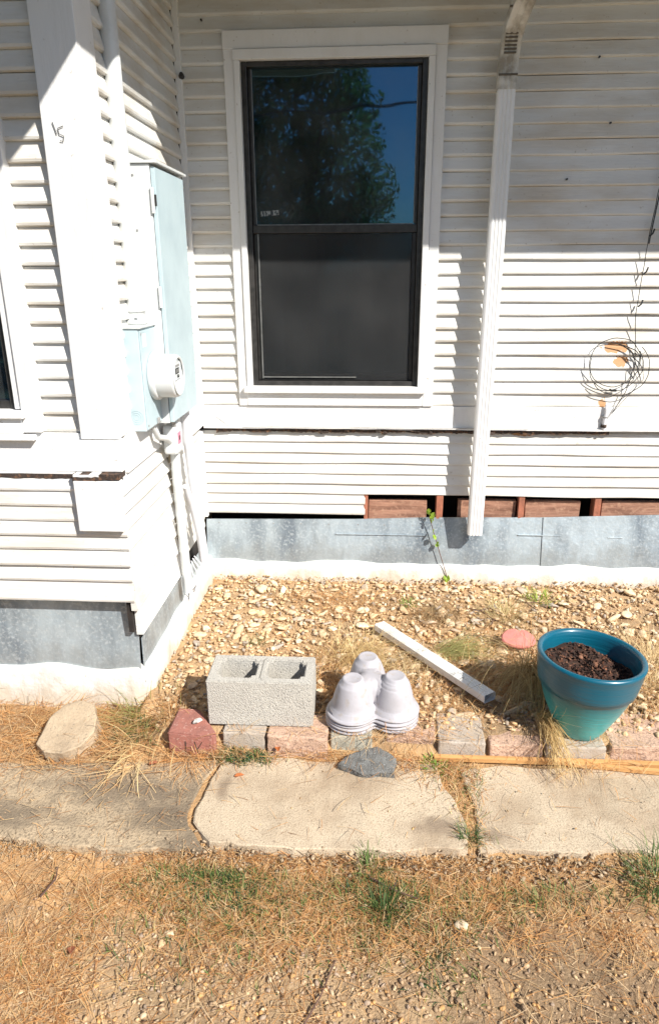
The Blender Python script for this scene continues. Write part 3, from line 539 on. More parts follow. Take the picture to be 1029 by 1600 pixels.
# ------------------------------------------------------------------ cable, coil and loose wires on the wall
def wobble(pts, amp, k=0): return [Vector(p)+Vector((noise.noise(Vector(p)*14+Vector((k,0,0))),.3*noise.noise(Vector(p)*14+Vector((k,7,0))),noise.noise(Vector(p)*14+Vector((k,3,0)))))*amp for p in pts]
cc = thing('cable_coil', (1.2,-.03,1.21), 'coil of thin black cable hanging on the wall over bare wood patches', 'cable')
for k in range(3):
    cx, cz, r = [(0,0,.126),(.008,-.012,.132),(.03,-.03,.14)][k]
    a0, a1 = (0, 2*math.pi) if k < 1 else ((-3.4, .6) if k < 2 else (-2.6, .9))
    ps = [(cx+math.cos(t)*r*1.0, -.004*k, cz+math.sin(t)*r*.97) for t in np.linspace(a0, a1, 48)]
    link('loop', tube(wobble(ps, .008, k*5), .0020 if k < 3 else .0014, M_CABLE, 6, caps=True), cc)
for k, ps in enumerate(([(.03,0,.085),(.08,0,.05),(.105,0,.0),(.13,0,-.06)], [(-.03,0,.10),(.04,0,.085),(.09,-.01,.06),(.12,0,.03),(.115,0,-.02)], [(.09,0,.05),(.13,0,.02),(.15,0,-.08),(.10,0,-.15),(0.0,0,-.28),(-.04,0,-.335)], [(.06,0,.07),(.10,-.01,.03),(.14,0,.05)])):
    link('strand', tube(wobble(ps, .006, k), .0024 if k < 2 else .0012, M_CABLE, 6), cc)
link('strand', tube([(-.01,0,-.135),(.0,0,-.14),(.025,0,-.14)], .006, M_CABLE, 6), cc)
hc = thing('hanging_cable', (1.27,-.03,1.34), 'thin black twisted cable hanging down the right edge of the wall into the coil', 'cable')
ps = [(.10,0,1.9),(.085,0,1.4),(.06,0,1.1),(.045,0,.80),(.028,0,.62),(.012,-.005,.45),(.005,0,.25),(.0,0,.1),(.015,0,-.02),(.03,0,-.14),(.0,0,-.28),(-.06,0,-.40)]
pp = []
for i in range(len(ps)-1):
    for u in np.linspace(0, 1, 8, endpoint=False): pp.append(Vector(ps[i]).lerp(Vector(ps[i+1]), u))
link('cable', tube(wobble(pp, .004), .0020, M_CABLE, 6), hc); link('upper_cable', tube([p_+Vector((.004,-.004,0)) for p_ in pp[:42]], .0032, M_CABLE, 6), hc)
for z_ in (.72,.47,.30,.15): link('twist', tube([(.02+.03*z_,-.002,z_+.02),(.012+.03*z_,-.008,z_),(.0+.03*z_,-.004,z_-.012)], .004, M_CABLE, 6), hc)
lw = thing('loose_thin_wire', (-.8,-.04,.94), 'thin loose wire sagging along the ledge under the window', 'wire')
ps = [(-.02,0,.005),(0,0,-.01),(.04,0,-.045),(.12,-.004,-.066),(.3,-.004,-.068),(.6,-.004,-.072),(.85,-.004,-.066),(1.2,-.004,-.069),(1.6,-.004,-.070)]
link('wire', tube(wobble(ps, .003), .0016, M_GREY, 5), lw)
pt = thing('pipe_stub', (1.185,-.03,.90), 'small peeling vertical tap pipe fixed under the cable coil', 'pipe')
link('pipe', tube([(0,0,-.03),(0,-.004,.02),(.004,-.004,.06),(.0,0,.10)], [.010,.009,.008,.006], M_PVC, 10), pt); link('collar', lathe([(.0,.03),(.014,.03),(.014,.04),(.0,.04)], M_GREY, 10), pt); link('collar', lathe([(.0,-.02),(.015,-.02),(.013,-.004),(.0,-.004)], M_ROT, 10), pt)
# ------------------------------------------------------------------ concrete path slabs
path = link('path', None, None, (0,0,0), kind='structure')
def slab(poly, zt, zb, m, step=.03, jit=.008, seed=0, name='slab', dome=.005, rough=.012):
    P0 = [Vector((*p, 0)) for p in poly]; out = []
    for i in range(len(P0)):
        a_, b_ = P0[i], P0[(i+1) % len(P0)]; k = max(1, int((b_-a_).length/step))
        for j in range(k):
            q = a_.lerp(b_, j/k); nv = noise.noise_vector(q*8+Vector((seed,0,0)))*jit*2+noise.noise_vector(q*35+Vector((seed,0,0)))*jit; out.append(q+Vector((nv.x, nv.y, 0)))
    c = sum(out, Vector())/len(out); vs = []; n = len(out); rings = [(1.0, zb, 0), (1.0, zb+(zt-zb)*.35, rough*1.5), (1.0, zb+(zt-zb)*.7, rough), (1.0, zt-.003, .004), (.0, zt, 0)]
    for i, (s, z_, rr) in enumerate(rings):
        for q in out:
            d = (q-c).normalized(); inset = 0 if i < 3 else (.001 if i == 3 else .006); k = noise.noise(Vector((q.x*30, q.y*30, z_*60+seed)))*rr
            zo = noise.noise(q*9+Vector((0,seed,0)))*.004 if i >= 3 else 0; vs.append(Vector((q.x, q.y, 0))-d*inset+d*k+Vector((0,0,z_+zo)))
    fs = [(r*n+j, r*n+(j+1) % n, (r+1)*n+(j+1) % n, (r+1)*n+j) for r in range(4) for j in range(n)]
    me = bpy.data.meshes.new(name); bm = bmesh.new(); bv = [bm.verts.new(v) for v in vs]
    for f in fs: bm.faces.new([bv[i] for i in f])
    top = bm.faces.new(bv[4*n:]); bmesh.ops.triangulate(bm, faces=[top]); 
    te = [e for e in bm.edges if all(v.index >= 4*n or True for v in e.verts) and e.calc_length() > .1]
    for _ in range(2):
        te = [e for e in bm.edges if e.calc_length() > .06 and min(v.co.z for v in e.verts) > zt-.02]
        bmesh.ops.subdivide_edges(bm, edges=te, cuts=2)
        bmesh.ops.triangulate(bm, faces=[f for f in bm.faces if len(f.verts) > 4])
    for v in bm.verts:
        if v.co.z > zt-.008: v.co.z += noise.noise(v.co*6+Vector((seed,0,0)))*dome+noise.noise(v.co*28)*.0016
    bmesh.ops.recalc_face_normals(bm, faces=bm.faces); bm.to_mesh(me); bm.free(); me.materials.append(m); return me
link('slab', slab([(-.535,-1.545),(-.555,-1.66),(-.568,-1.78),(-.568,-1.87),(-.50,-1.955),(-.20,-1.962),(.10,-1.95),(.315,-1.935),(.325,-1.80),(.27,-1.66),(.255,-1.53),(.0,-1.54),(-.3,-1.54)], -.048, -.14, M_SLAB, seed=1), path)
link('slab', slab([(-2.4,-1.62),(-1.3,-1.60),(-.56,-1.56),(-.572,-1.66),(-.584,-1.78),(-.582,-1.88),(-.52,-1.972),(-.8,-1.985),(-1.1,-1.965),(-1.5,-1.955),(-2.4,-1.95)], -.058, -.14, M_SLAB2, seed=2, dome=.010, jit=.010, rough=.012), path)
link('slab', slab([(.33,-1.54),(.345,-1.70),(.36,-1.80),(.35,-1.93),(.6,-1.918),(.9,-1.90),(1.4,-1.88),(2.4,-1.86),(2.4,-1.47),(1.3,-1.50),(.8,-1.525)], -.052, -.14, M_SLAB, seed=3, dome=.007), path)
# crumbled concrete lumps along the front lip
lumps = []
# ------------------------------------------------------------------ edging pavers
def paver(name, x0, x1, y0, y1, zt, zb, m, label, taper=.0, rough=.002, seed=0, rotz=0):
    cx, cy = (x0+x1)/2, (y0+y1)/2; me = box(x0-cx, x1-cx, y0-cy, y1-cy, 0, zt-zb, m, bev=.006, cuts=5 if rough > .003 else 3, rough=rough, seed=seed)
    if taper:
        for v in me.vertices:
            u = (v.co.y-(y0-cy))/(y1-y0); v.co.x *= 1-taper*u
    return link(name, me, None, (cx, cy, zb), (random.uniform(-.02,.02), random.uniform(-.02,.02), rotz), label=label, category='paver')
def rpaver():
    o = paver('red_paver', -.745,-.575,-1.535,-1.395,.045,-.06,M_REDB,'red trapezoid paver with dark scratches, leaning beside the grey block','x')
    return o
edg = 'edging pavers bordering the gravel bed'
bm = bmesh.new()
pl = [(-.09,-.078),(.082,-.085),(.09,-.055),(-.005,.075),(-.088,.078)]
lo = [bm.verts.new((x, y, 0)) for x, y in pl]; hi = [bm.verts.new((x*.99, y, (.105 if x < 0 else .095))) for x, y in pl]
for i in range(5): bm.faces.new((lo[i], lo[(i+1) % 5], hi[(i+1) % 5], hi[i]))
bm.faces.new(hi); bm.faces.new(lo[::-1]); bmesh.ops.bevel(bm, geom=bm.edges[:], offset=.005, segments=2, affect='EDGES')
rp = link('red_paver', from_bm('red_paver', bm, M_REDB), None, (-.655,-1.45,-.065), (0,0,0), label='red angular paver with dark grooves on its face, left of the grey hollow block', category='paver')
for gx, tilt in ((-.022,0), (.012,.012), (.040,-.03)):
    link('groove', tube([(gx,-.083,.072),(gx+tilt*.5,-.0835,.045),(gx-.002,-.083,.018) if tilt == 0 else (gx+tilt*.9,-.0835,.028)], .0016, M_ROT, 5), rp)
link('white_chip', slab([(-.01,0),(.0,.012),(.02,.010),(.028,-.002),(.01,-.008)], .008, 0, M_FOOT, step=.01, jit=.001, name='chip'), None, (-.652,-1.475,.048), (.0,-.25,.3), label='small white chip lying on top of the red paver', category='chip')
PV = [('grey_paver',-.545,-.385,-1.495,-1.38,.026,M_GREYB,'grey paver under the left end of the hollow block',.0016),
      ('pink_paver',-.375,-.150,-1.515,-1.36,.026,M_PINKB,'rough pinkish paver under the right end of the hollow block',.005),
      ('olive_paver',-.140,.015,-1.49,-1.37,.022,mat('olive_paver',(.36,.34,.27),.92,var=(.45,.42,.34),vscale=20,bump=.003,bscale=120),'small olive grey paver under the left lobe of the stacked planters',.0018),
      ('pink_paver',.065,.250,-1.47,-1.33,.012,M_PINKB,'pinkish paver just right of the stacked planters',.003),
      ('grey_paver',.258,.430,-1.495,-1.32,.018,M_GREYB,'smooth grey paver at the end of the broken downspout piece',.002),
      ('pink_paver',.440,.635,-1.50,-1.32,.016,M_PINKB,'rough pink paver under the drooping dry grass',.005),
      ('grey_paver',.645,.860,-1.50,-1.31,.016,M_GREYB,'grey paver under the blue pot',.002),
      ('pink_paver',.880,1.130,-1.49,-1.28,.020,M_PINKB,'rough pink paver right of the blue pot behind the wood strips',.006),
      ('grey_paver',1.140,1.36,-1.48,-1.28,.020,M_GREYB,'grey paver at the far right end of the edging row',.002)]
for k, (nm, x0, x1, y0, y1, zt, m, lb, rg) in enumerate(PV): o = paver(nm, x0, x1, y0, y1, zt, -.07, m, lb, rough=rg, seed=k*7, rotz=random.uniform(-.04,.04)); o['group'] = edg
# ------------------------------------------------------------------ hollow concrete block
def cinder():
    L_, D_, H_ = .396, .186, .193; xs_ = [0,.034,.178,.218,.362,L_]; ys_ = [0,.032,.154,D_]; bm = bmesh.new(); V = {}
    for zi, z_ in enumerate((0, H_)):
        for i, x in enumerate(xs_):
            for j, y in enumerate(ys_): V[i,j,zi] = bm.verts.new((x-L_/2, y-D_/2, z_))
    hole = {(1,1), (3,1)}
    for i in range(5):
        for j in range(3):
            if (i,j) in hole:
                for a_, b_ in (((i,j),(i+1,j)),((i+1,j),(i+1,j+1)),((i+1,j+1),(i,j+1)),((i,j+1),(i,j))): bm.faces.new((V[a_+(0,)],V[b_+(0,)],V[b_+(1,)],V[a_+(1,)]))
            else: bm.faces.new([V[i,j,1],V[i+1,j,1],V[i+1,j+1,1],V[i,j+1,1]]); bm.faces.new([V[i,j,0],V[i,j+1,0],V[i+1,j+1,0],V[i+1,j,0]])
    for i in range(5): bm.faces.new((V[i,0,0],V[i+1,0,0],V[i+1,0,1],V[i,0,1])); bm.faces.new((V[i,3,0],V[i,3,1],V[i+1,3,1],V[i+1,3,0]))
    for j in range(3): bm.faces.new((V[0,j,0],V[0,j,1],V[0,j+1,1],V[0,j+1,0])); bm.faces.new((V[5,j,0],V[5,j+1,0],V[5,j+1,1],V[5,j,1]))
    bmesh.ops.recalc_face_normals(bm, faces=bm.faces); eps = 1e-5
    ve = [e for e in bm.edges if abs(e.verts[0].co.z-e.verts[1].co.z) > .1 and abs(abs(e.verts[0].co.x)-L_/2) > eps and abs(abs(e.verts[0].co.y)-D_/2) > eps]
    bmesh.ops.bevel(bm, geom=ve, offset=.016, segments=4, affect='EDGES')
    oe = [e for e in bm.edges if len(e.link_faces) == 2 and e.calc_face_angle(0) > .9]
    bmesh.ops.bevel(bm, geom=oe, offset=.004, segments=2, affect='EDGES'); return from_bm('hollow_block', bm, M_BLOCK)
link('hollow_block', cinder(), None, (-.409,-1.361,.029), (.012,0,.006), label='grey two-hole concrete block standing on the edging pavers', category='concrete block')
# ------------------------------------------------------------------ stacked three-lobed planters, upside down
def planter_mesh():
    R0, R1, Hh, D = .081, .036, .142, .094; cs = [(D*math.cos(a_), D*math.sin(a_)) for a_ in (math.radians(210), math.radians(330), math.radians(90))]
    vs = []; fs = []
    def ring(fn, z_, n=72):
        i0 = len(vs)
        for k in range(n): a_ = 2*math.pi*k/n; r = fn(a_); vs.append((r*math.cos(a_), r*math.sin(a_), z_))
        return i0
    def contour(R, rc):
        def fn(a_):
            ds = []
            for cx, cy in cs:
                th = a_-math.atan2(cy, cx); s = D*math.sin(th)
                if abs(s) < R and math.cos(th) > 0: ds.append(D*math.cos(th)+math.sqrt(R*R-s*s))
            ds.append(rc); k = 70; return math.log(sum(math.exp(k*d) for d in ds))/k
        return fn
    n = 96; rows_ = [(R0+.011,.062,-.006),(R0+.016,.064,-.005),(R0+.016,.064,.0005),(R0+.010,.062,.003),(R0+.003,.057,.0035),(R0+.002,.058,.024),(R0-.006,.055,.028),(R0-.010,.056,.05),(R0-.016,.055,.075),(R0-.023,.052,.098),(R0-.033,.042,.112),(R0-.06,.02,.118)]
    st_ = [ring(contour(a_, b_), z_, n) for a_, b_, z_ in rows_]
    for i in range(len(st_)-1):
        for k in range(n): fs.append((st_[i]+k, st_[i]+(k+1) % n, st_[i+1]+(k+1) % n, st_[i+1]+k))
    fs.append(tuple(st_[-1]+k for k in range(n)))
    prof = [(R0,.0),(R0-.001,.022),(R0-.005,.027),(R0-.009,.045),(R0-.014,.070),(R0-.021,.095),(R0-.027,.112),(R0-.030,.118),(R0-.036,.121),(R1+.004,.136),(R1-.001,.142),(R1-.006,.140),(.006,.139)]
    for cx, cy in cs:
        b0 = len(vs); m_ = 36
        for r, z_ in prof:
            for k in range(m_): a_ = 2*math.pi*k/m_; vs.append((cx+r*math.cos(a_), cy+r*math.sin(a_), z_))
        for i in range(len(prof)-1):
            for k in range(m_): fs.append((b0+i*m_+k, b0+i*m_+(k+1) % m_, b0+(i+1)*m_+(k+1) % m_, b0+(i+1)*m_+k))
        fs.append(tuple(b0+(len(prof)-1)*m_+k for k in range(m_)))
    return mesh('planter', vs, fs, M_PLANT, True)
pm_ = planter_mesh()
lbs = ['topmost grey three-lobed plastic planter of the upside-down stack, its domes fully visible','second planter rim from the top of the grey upside-down stack','third planter rim from the top of the grey upside-down stack','lowest planter rim of the grey upside-down stack, resting on the paver']
for k in range(4):
    o = link('stacking_planter', pm_, None, (.005+random.uniform(-.002,.002), -1.335, .034+.0135*(3-k)), (.03+random.uniform(-.012,.012),.02+random.uniform(-.012,.012),.16+random.uniform(-.05,.05)), label=lbs[k], category='planter', group='nested upside-down planters')
# ------------------------------------------------------------------ blue pot
pot = thing('plant_pot', (.785,-1.385,.018), 'large round glazed plant pot, dark blue rim over teal body, filled with soil', 'plant pot', rot=(0,.05,0))
ps_ = .955
prof = [(0,0),(.078,0),(.086,.006),(.100,.035),(.120,.08),(.140,.125),(.156,.17),(.165,.20),(.170,.212),(.177,.217),(.181,.24),(.187,.285),(.190,.318),(.194,.326),(.193,.335),(.186,.339),(.176,.336),(.171,.326),(.168,.29),(.162,.25),(.155,.22)]
pb_ = lathe(prof, M_POT, 96, wob=.003); pot.scale = (.985,.985,ps_); link('body', pb_, pot)
n = 40; vs = [(0,0,.262)]; cols = [(.05,.025,.015)]; fs = []
for i in range(1, 15):
    for k in range(n):
        a_ = 2*math.pi*k/n; r = .166*i/14; x, y = r*math.cos(a_), r*math.sin(a_); z_ = .262+.03*noise.noise(Vector((x*12,y*12,0)))+.012*noise.noise(Vector((x*50,y*50,0)))-.10*(x)+.015*(i/14); vs.append((x,y,z_)); cols.append((.055,.026,.015))
for k in range(n): fs.append((0, 1+k, 1+(k+1) % n))
for i in range(13):
    for k in range(n): fs.append((1+i*n+k, 1+(i+1)*n+k, 1+(i+1)*n+(k+1) % n, 1+i*n+(k+1) % n))
link('soil', mesh('soil', vs, fs, M_SOIL, True, np.array(cols)), pot)
# bark chips on the soil
vs = []; fs = []; cols = []
for k in range(800):
    r = .158*math.sqrt(random.random()); a_ = random.uniform(0, 6.28); x, y = r*math.cos(a_), r*math.sin(a_); z_ = .266+.03*noise.noise(Vector((x*12,y*12,0)))-.10*x+.012
    s = random.uniform(.003,.009); q = Matrix.Rotation(random.uniform(0,6.28), 3, Vector((random.gauss(0,1),random.gauss(0,1),random.gauss(0,1))).normalized()); b0 = len(vs)
    c = random.choice(((.16,.06,.03),(.08,.03,.018),(.24,.11,.06),(.03,.015,.01),(.10,.045,.03)))
    for d in ((-1,-.5,-.25),(1,-.5,-.25),(1,.5,-.25),(-1,.5,-.25),(-.8,-.4,.25),(.8,-.4,.25),(.8,.4,.25),(-.8,.4,.25)): vs.append(Vector((x,y,z_))+q@(Vector(d)*s)); cols.append(c)
    for f in ((0,1,5,4),(1,2,6,5),(2,3,7,6),(3,0,4,7),(4,5,6,7),(3,2,1,0)): fs.append(tuple(b0+i for i in f))
link('bark_chips', mesh('bark_chips', vs, fs, M_SOIL, False, np.array(cols)), pot, kind='stuff')
for k, (x, y, s) in enumerate(((.03,.01,.015),(.055,-.005,.010),(-.02,.05,.009))):
    bm = bmesh.new(); bmesh.ops.create_icosphere(bm, subdivisions=2, radius=s)
    for v in bm.verts: v.co = Vector((v.co.x*1.2, v.co.y, v.co.z*.7))*(1+.35*noise.noise(v.co*60+Vector((k,0,0))))
    link('clay_lump', from_bm('clay_lump', bm, mat('clay_lump%d' % k, [(.20,.09,.05),(.40,.13,.06),(.25,.12,.07)][k], .9), True), pot, (x, y, .285-.1*x))
# ------------------------------------------------------------------ broken downspout piece on the gravel
bp_ = thing('broken_downspout', (.045,-.655,.035), 'broken length of white ribbed downspout lying on the gravel', 'downspout', rot=(0,0,0))
d = Vector((.475,-1.262,.058))-Vector((.045,-.655,.035)); ln = d.length
pts = [Vector((0,0,-ln*i/10)) for i in range(11)]
me = spout_section(pts, mat('weathered_spout', (.78,.78,.76), .45, var=(.52,.50,.46), vscale=9, vcon=(.5,.8), var2=(.30,.25,.2), v2scale=50, v2con=(.62,.75)), w=.060, d=.038); o = link('pipe', me, bp_); md = o.modifiers.new('t', 'SOLIDIFY'); md.thickness = .002
q = (-d.normalized()).to_track_quat('Z', 'Y'); yv = q @ Vector((0,-1,0)); 
X_ = Vector((d.y, -d.x, 0)).normalized()*-1; Zl = -d.normalized(); Yl = Zl.cross(X_)
if Yl.z > 0: X_ = -X_; Yl = Zl.cross(X_)
o.rotation_mode = 'QUATERNION'; o.rotation_quaternion = Matrix((X_, Yl, Zl)).transposed().to_quaternion()
# ------------------------------------------------------------------ clay shard, boards, rocks
bm = bmesh.new(); pr = []
for k in range(40):
    a_ = 2*math.pi*k/40; r = 1-.28*math.exp(-((a_-math.pi/2+.1)/.12)**2); pr.append((.078*r*math.cos(a_)*(1 if math.sin(a_) > 0 else 1), .062*r*math.sin(a_)*(1 if math.sin(a_) > 0 else .75)))
top = [bm.verts.new((x*.93, y*.93, .010)) for x, y in pr]; mid = [bm.verts.new((x, y, .004)) for x, y in pr]; low = [bm.verts.new((x*.97, y*.97, -.004)) for x, y in pr]
for A, B in ((mid, top), (low, mid)):
    for k in range(40): bm.faces.new((A[k], A[(k+1) % 40], B[(k+1) % 40], B[k]))
ct = bm.verts.new((0,0,.020)); [bm.faces.new((top[k], top[(k+1) % 40], ct)) for k in range(40)]; bm.faces.new(low[::-1])
cs_ = thing('clay_shard', (.676,-.79,.0), 'flat faded red clay piece with a notch, propped on a stick behind the pot', 'clay shard')
link('plate', from_bm('clay_plate', bm, M_CLAY), cs_, (0,0,.052), (.42,.05,.0)); link('stick', tube([(.006,-.01,-.01),(.008,-.014,.025),(.004,0,.05)], .006, M_TWIG, 7), cs_)
ws = addbox('wood_strip', None, -.44,.66,-.009,.009,-.009,.009, M_WOOD, bev=.0006); ws.location = (.68,-1.515,-.036); ws.rotation_euler = (.12,0,.006)
ws['label'] = 'long fresh pine strip lying across the path in front of the pavers'; ws['category'] = 'wood strip'
ws = addbox('wood_strip', None, -.34,.75,-.008,.008,-.008,.008, M_WOOD, bev=.0006); ws.location = (1.08,-1.551,-.039); ws.rotation_euler = (.05,0,-.085)
ws['label'] = 'second pine strip at the right edge, slipping out from under the long one'; ws['category'] = 'wood strip'
link('asphalt_chunk', slab([(-.105,.0),(-.07,.045),(-.015,.062),(.035,.075),(.078,.045),(.105,.03),(.095,-.035),(.02,-.045),(-.03,-.035)], .028, -.005, M_ASPH, step=.012, jit=.004, seed=5, dome=.02, rough=.008), None, (-.005,-1.585,-.045), (.10,.03,0), label='dark grey jagged asphalt chunk lying on the middle path slab', category='asphalt chunk')
link('flat_rock', slab([(-.095,-.085),(-.09,.03),(-.055,.095),(.01,.12),(.065,.105),(.095,.05),(.105,-.02),(.085,-.085),(.02,-.115),(-.05,-.115)], .085, -.03, M_ROCK, step=.02, jit=.004, seed=6, dome=.010), None, (-1.135,-1.47,-.052), (.30,.0,0), label='pale flat rock set in straw before the bay footing', category='rock')
# ------------------------------------------------------------------ stones and gravel
def ico(sub):
    bm = bmesh.new(); bmesh.ops.create_icosphere(bm, subdivisions=sub, radius=1); v = np.array([x.co[:] for x in bm.verts]); f = np.array([[q.index for q in p.verts] for p in bm.faces]); bm.free(); return v, f
def pebble_base(sub, k, amp=.45):
    v, f = ico(sub); out = []
    for i in range(k):
        u = v.copy(); 
        for _ in range(7): # chipped flats
            nrm = rng.normal(size=3); nrm /= np.linalg.norm(nrm); d_ = rng.uniform(.25,.75); s = u@nrm; m_ = s > d_; u[m_] -= np.outer(s[m_]-d_, nrm)
        out.append(u*np.array([rng.uniform(1,1.35), rng.uniform(.55,1.0), rng.uniform(.45,.8)]))
    return out, f
def scatter(name, P_, R_, cols, sub=1, k=10, m=M_GRAV, tilt=.4, **props):
    bases, f = pebble_base(sub, k); n = len(P_); nv = len(bases[0]); idx = rng.integers(0, k, n); B = np.array(bases)[idx]
    az = rng.uniform(0, 2*np.pi, n); ca, sa = np.cos(az), np.sin(az); tx = rng.normal(0, tilt, n); ct, st2 = np.cos(tx), np.sin(tx)
    B = B*R_[:, None, None]; y1 = B[..., 1]*ct[:, None]-B[..., 2]*st2[:, None]; z1 = B[..., 1]*st2[:, None]+B[..., 2]*ct[:, None]; x1 = B[..., 0]
    V = np.stack([x1*ca[:, None]-y1*sa[:, None], x1*sa[:, None]+y1*ca[:, None], z1], -1)+P_[:, None, :]
    Fc = (f[None]+(np.arange(n)*nv)[:, None, None]).reshape(-1, 3)
    return link(name, mesh(name, V.reshape(-1, 3), Fc, m, False, np.repeat(cols, nv, 0)), **props)
PAL = np.array([[.64,.44,.25],[.72,.54,.33],[.54,.37,.22],[.74,.60,.42],[.66,.42,.21],[.40,.33,.26],[.70,.50,.29],[.50,.32,.16]])
def inbed(x, y): return (y < -.09) & (y > -1.42) & (x > -.895) & ~((x < -.85) & (y < -1.22)) & (x < 2.2)
bed = link('gravel_bed', None, None, (0,0,0), kind='structure')
stm = []
for i in range(14):
    b_, f = pebble_base(2, 1); stm.append(mesh('stone', b_[0], f, M_STONE))
cnt = 0; placed = []
while cnt < 290:
    x = random.uniform(-.84, 1.45); y = random.uniform(-1.36, -.12)
    if not inbed(np.array(x), np.array(y)): continue
    if x > .9 and random.random() < .3: continue
    r = random.uniform(.022, .040)+.016*random.random()**4
    if any((x-a_)**2+(y-b_)**2 < (.62*(r+c_))**2 for a_, b_, c_ in placed): continue
    if (-.62 < x < -.2 and -1.47 < y < -1.26): continue
    placed.append((x, y, r)); o = link('stone', stm[cnt % 14], bed, (x, y, float(gz(x, y))+r*.16+.006), (random.gauss(0,.2), random.gauss(0,.2), random.uniform(0,6.28))); o.scale = (r*random.uniform(.85,1.1), r, r*random.uniform(.45,.7)); cnt += 1
n = 12500; x = rng.uniform(-.90, 2.2, n); y = rng.uniform(-1.42, -.085, n); k = inbed(x, y); x, y = x[k], y[k]; r = .003+.0165*rng.random(len(x))**1.7
scatter('gravel', np.stack([x, y, gz(x, y)+r*.25+rng.uniform(0,.008,len(x))], 1), r, PAL[rng.integers(0, 8, len(x))]*rng.uniform(.8,1.1,(len(x),1)), 1, 14, kind='stuff')
# foreground gravel
n = 36000; x = rng.uniform(-1.7, 1.9, n); y = rng.uniform(-3.1, -1.97, n); dens = sstep(-2.0, -2.35, y)*.95+.12; dens = dens*(1-.65*sstep(.25,.6,x)*sstep(-2.1,-2.3,y))*(1-.55*sstep(-.55,-.9,x))
dens = dens*np.clip(.8+1.6*vnoise(x,y,3.1),.15,1)
k = rng.random(n) < dens; x, y = x[k], y[k]; r = .0025+.0085*rng.random(len(x))**1.9
PAL2 = np.array([[.54,.36,.20],[.44,.30,.18],[.60,.41,.23],[.30,.20,.12],[.62,.46,.29],[.46,.31,.18],[.64,.36,.14],[.38,.28,.20]])
scatter('gravel', np.stack([x, y, gz(x, y)+r*.3], 1), r, PAL2[rng.integers(0, 8, len(x))]*rng.uniform(.75,1.1,(len(x),1)), 1, 14, kind='stuff')
# crumbs on the slabs and along their broken front lip
n = 3200; x = rng.uniform(-1.7, 1.8, n); y = rng.normal(-1.968, .022, n)+.03*sstep(0, 1.2, x); r = .003+.009*rng.random(n)**2.5
scatter('rubble', np.stack([x, y, gz(x, y)*.0-.088+rng.uniform(0,.035,n)*sstep(-2.0,-1.95,y)], 1), r, np.array([.46,.34,.22])*rng.uniform(.5,1.1,(n,1)), 1, 12, kind='stuff')
n = 900; x = rng.uniform(-1.9, 1.5, n); y = rng.uniform(-1.9, -1.52, n); r = .0012+.004*rng.random(n)**3; k = rng.random(n) < np.where(x < -.55, 1, .35); x, y, r = x[k], y[k], r[k]
scatter('grit', np.stack([x, y, np.where(x < -.55, -.056, -.047)+r*.2], 1), r, PAL2[rng.integers(0, 8, len(x))]*rng.uniform(.6,1.1,(len(x),1)), 1, 12, kind='stuff')
# ------------------------------------------------------------------ blades (straw, grass)
def blades(P_, az, L_, W_, lift, droop, cols, segs=3, curl=.3):
    """curved tapered strips. lift = start elevation (rad), droop = bend down over the length"""
    n = len(P_); V = np.zeros((n, segs+1, 2, 3)); p = P_.astype(float).copy(); el = lift.copy(); a_ = az.copy(); dc = rng.normal(0, curl, n)/segs
    for s in range(segs+1):
        wd = W_*(1-.75*(s/segs)**1.5)/2; side = np.stack([-np.sin(a_), np.cos(a_), np.zeros(n)], 1)
        tw = rng.uniform(-.3,.3,n) if s == 0 else tw; side = side*np.cos(tw)[:, None]+np.array([0,0,1])*np.sin(tw)[:, None]
        V[:, s, 0] = p-side*wd[:, None]; V[:, s, 1] = p+side*wd[:, None]
        st3 = (L_/segs)[:, None]; p = p+np.stack([np.cos(a_)*np.cos(el), np.sin(a_)*np.cos(el), np.sin(el)], 1)*st3; el = el-droop/segs; a_ = a_+dc
    b0 = (np.arange(n)*(segs+1)*2)[:, None]; fl = []
    for s in range(segs): fl.append(np.stack([b0+2*s, b0+2*s+1, b0+2*s+3, b0+2*s+2], -1))
    Fc = np.concatenate(fl, 1).reshape(-1, 4); return V.reshape(-1, 3), Fc, np.repeat(cols, (segs+1)*2, 0)
STR = np.array([[.70,.42,.18],[.64,.33,.12],[.74,.52,.27],[.56,.27,.10],[.66,.48,.28],[.36,.18,.08]])
def strawcol(n, w=None): return STR[rng.choice(6, n, p=w)]*rng.uniform(.75,1.15,(n,1))
def lay(name, x, y, z, L0, L1, W, m=M_STRAW, cols=None, lift=.12, az=None, **kw):
    n = len(x); P_ = np.stack([x, y, z], 1); az = rng.uniform(0, 2*np.pi, n) if az is None else az
    v, f, c = blades(P_, az, rng.uniform(L0, L1, n), rng.uniform(.6,1.3,n)*W, rng.normal(.04, lift, n), rng.normal(.15,.3,n), strawcol(n) if cols is None else cols)
    return link(name, mesh(name, v, f, m, False, c), **kw)
# foreground straw: dense left and along the slab, thinner over gravel
n = 75000; x = rng.uniform(-1.8, 1.9, n); y = rng.uniform(-3.0, -1.95, n)
d_ = .62+.85*sstep(-.35,-.85,x)*(1-.5*sstep(-2.35,-2.6,y))+.75*sstep(-2.35,-2.1,y)*(.45+vnoise(x,y,3.5)*1.4)+.28*sstep(.2,.6,x)
d_ = d_*np.clip(.70+2.0*vnoise(x,y,2.3)+1.3*vnoise(x,y,8),.10,1.3)
k = rng.random(n) < np.clip(d_, .03, 1); x, y = x[k], y[k]
lay('pine_straw', x, y, gz(x, y)+rng.uniform(.002,.016,len(x)), .025, .10, .0016, kind='stuff')
n = 5200; x = rng.uniform(-2.0, -.55, n); y = rng.uniform(-1.66, -1.26, n); k = rng.random(n) < np.where(y < -1.56, .35, 1)*np.where(x > -.9, .35, 1); x, y = x[k], y[k]
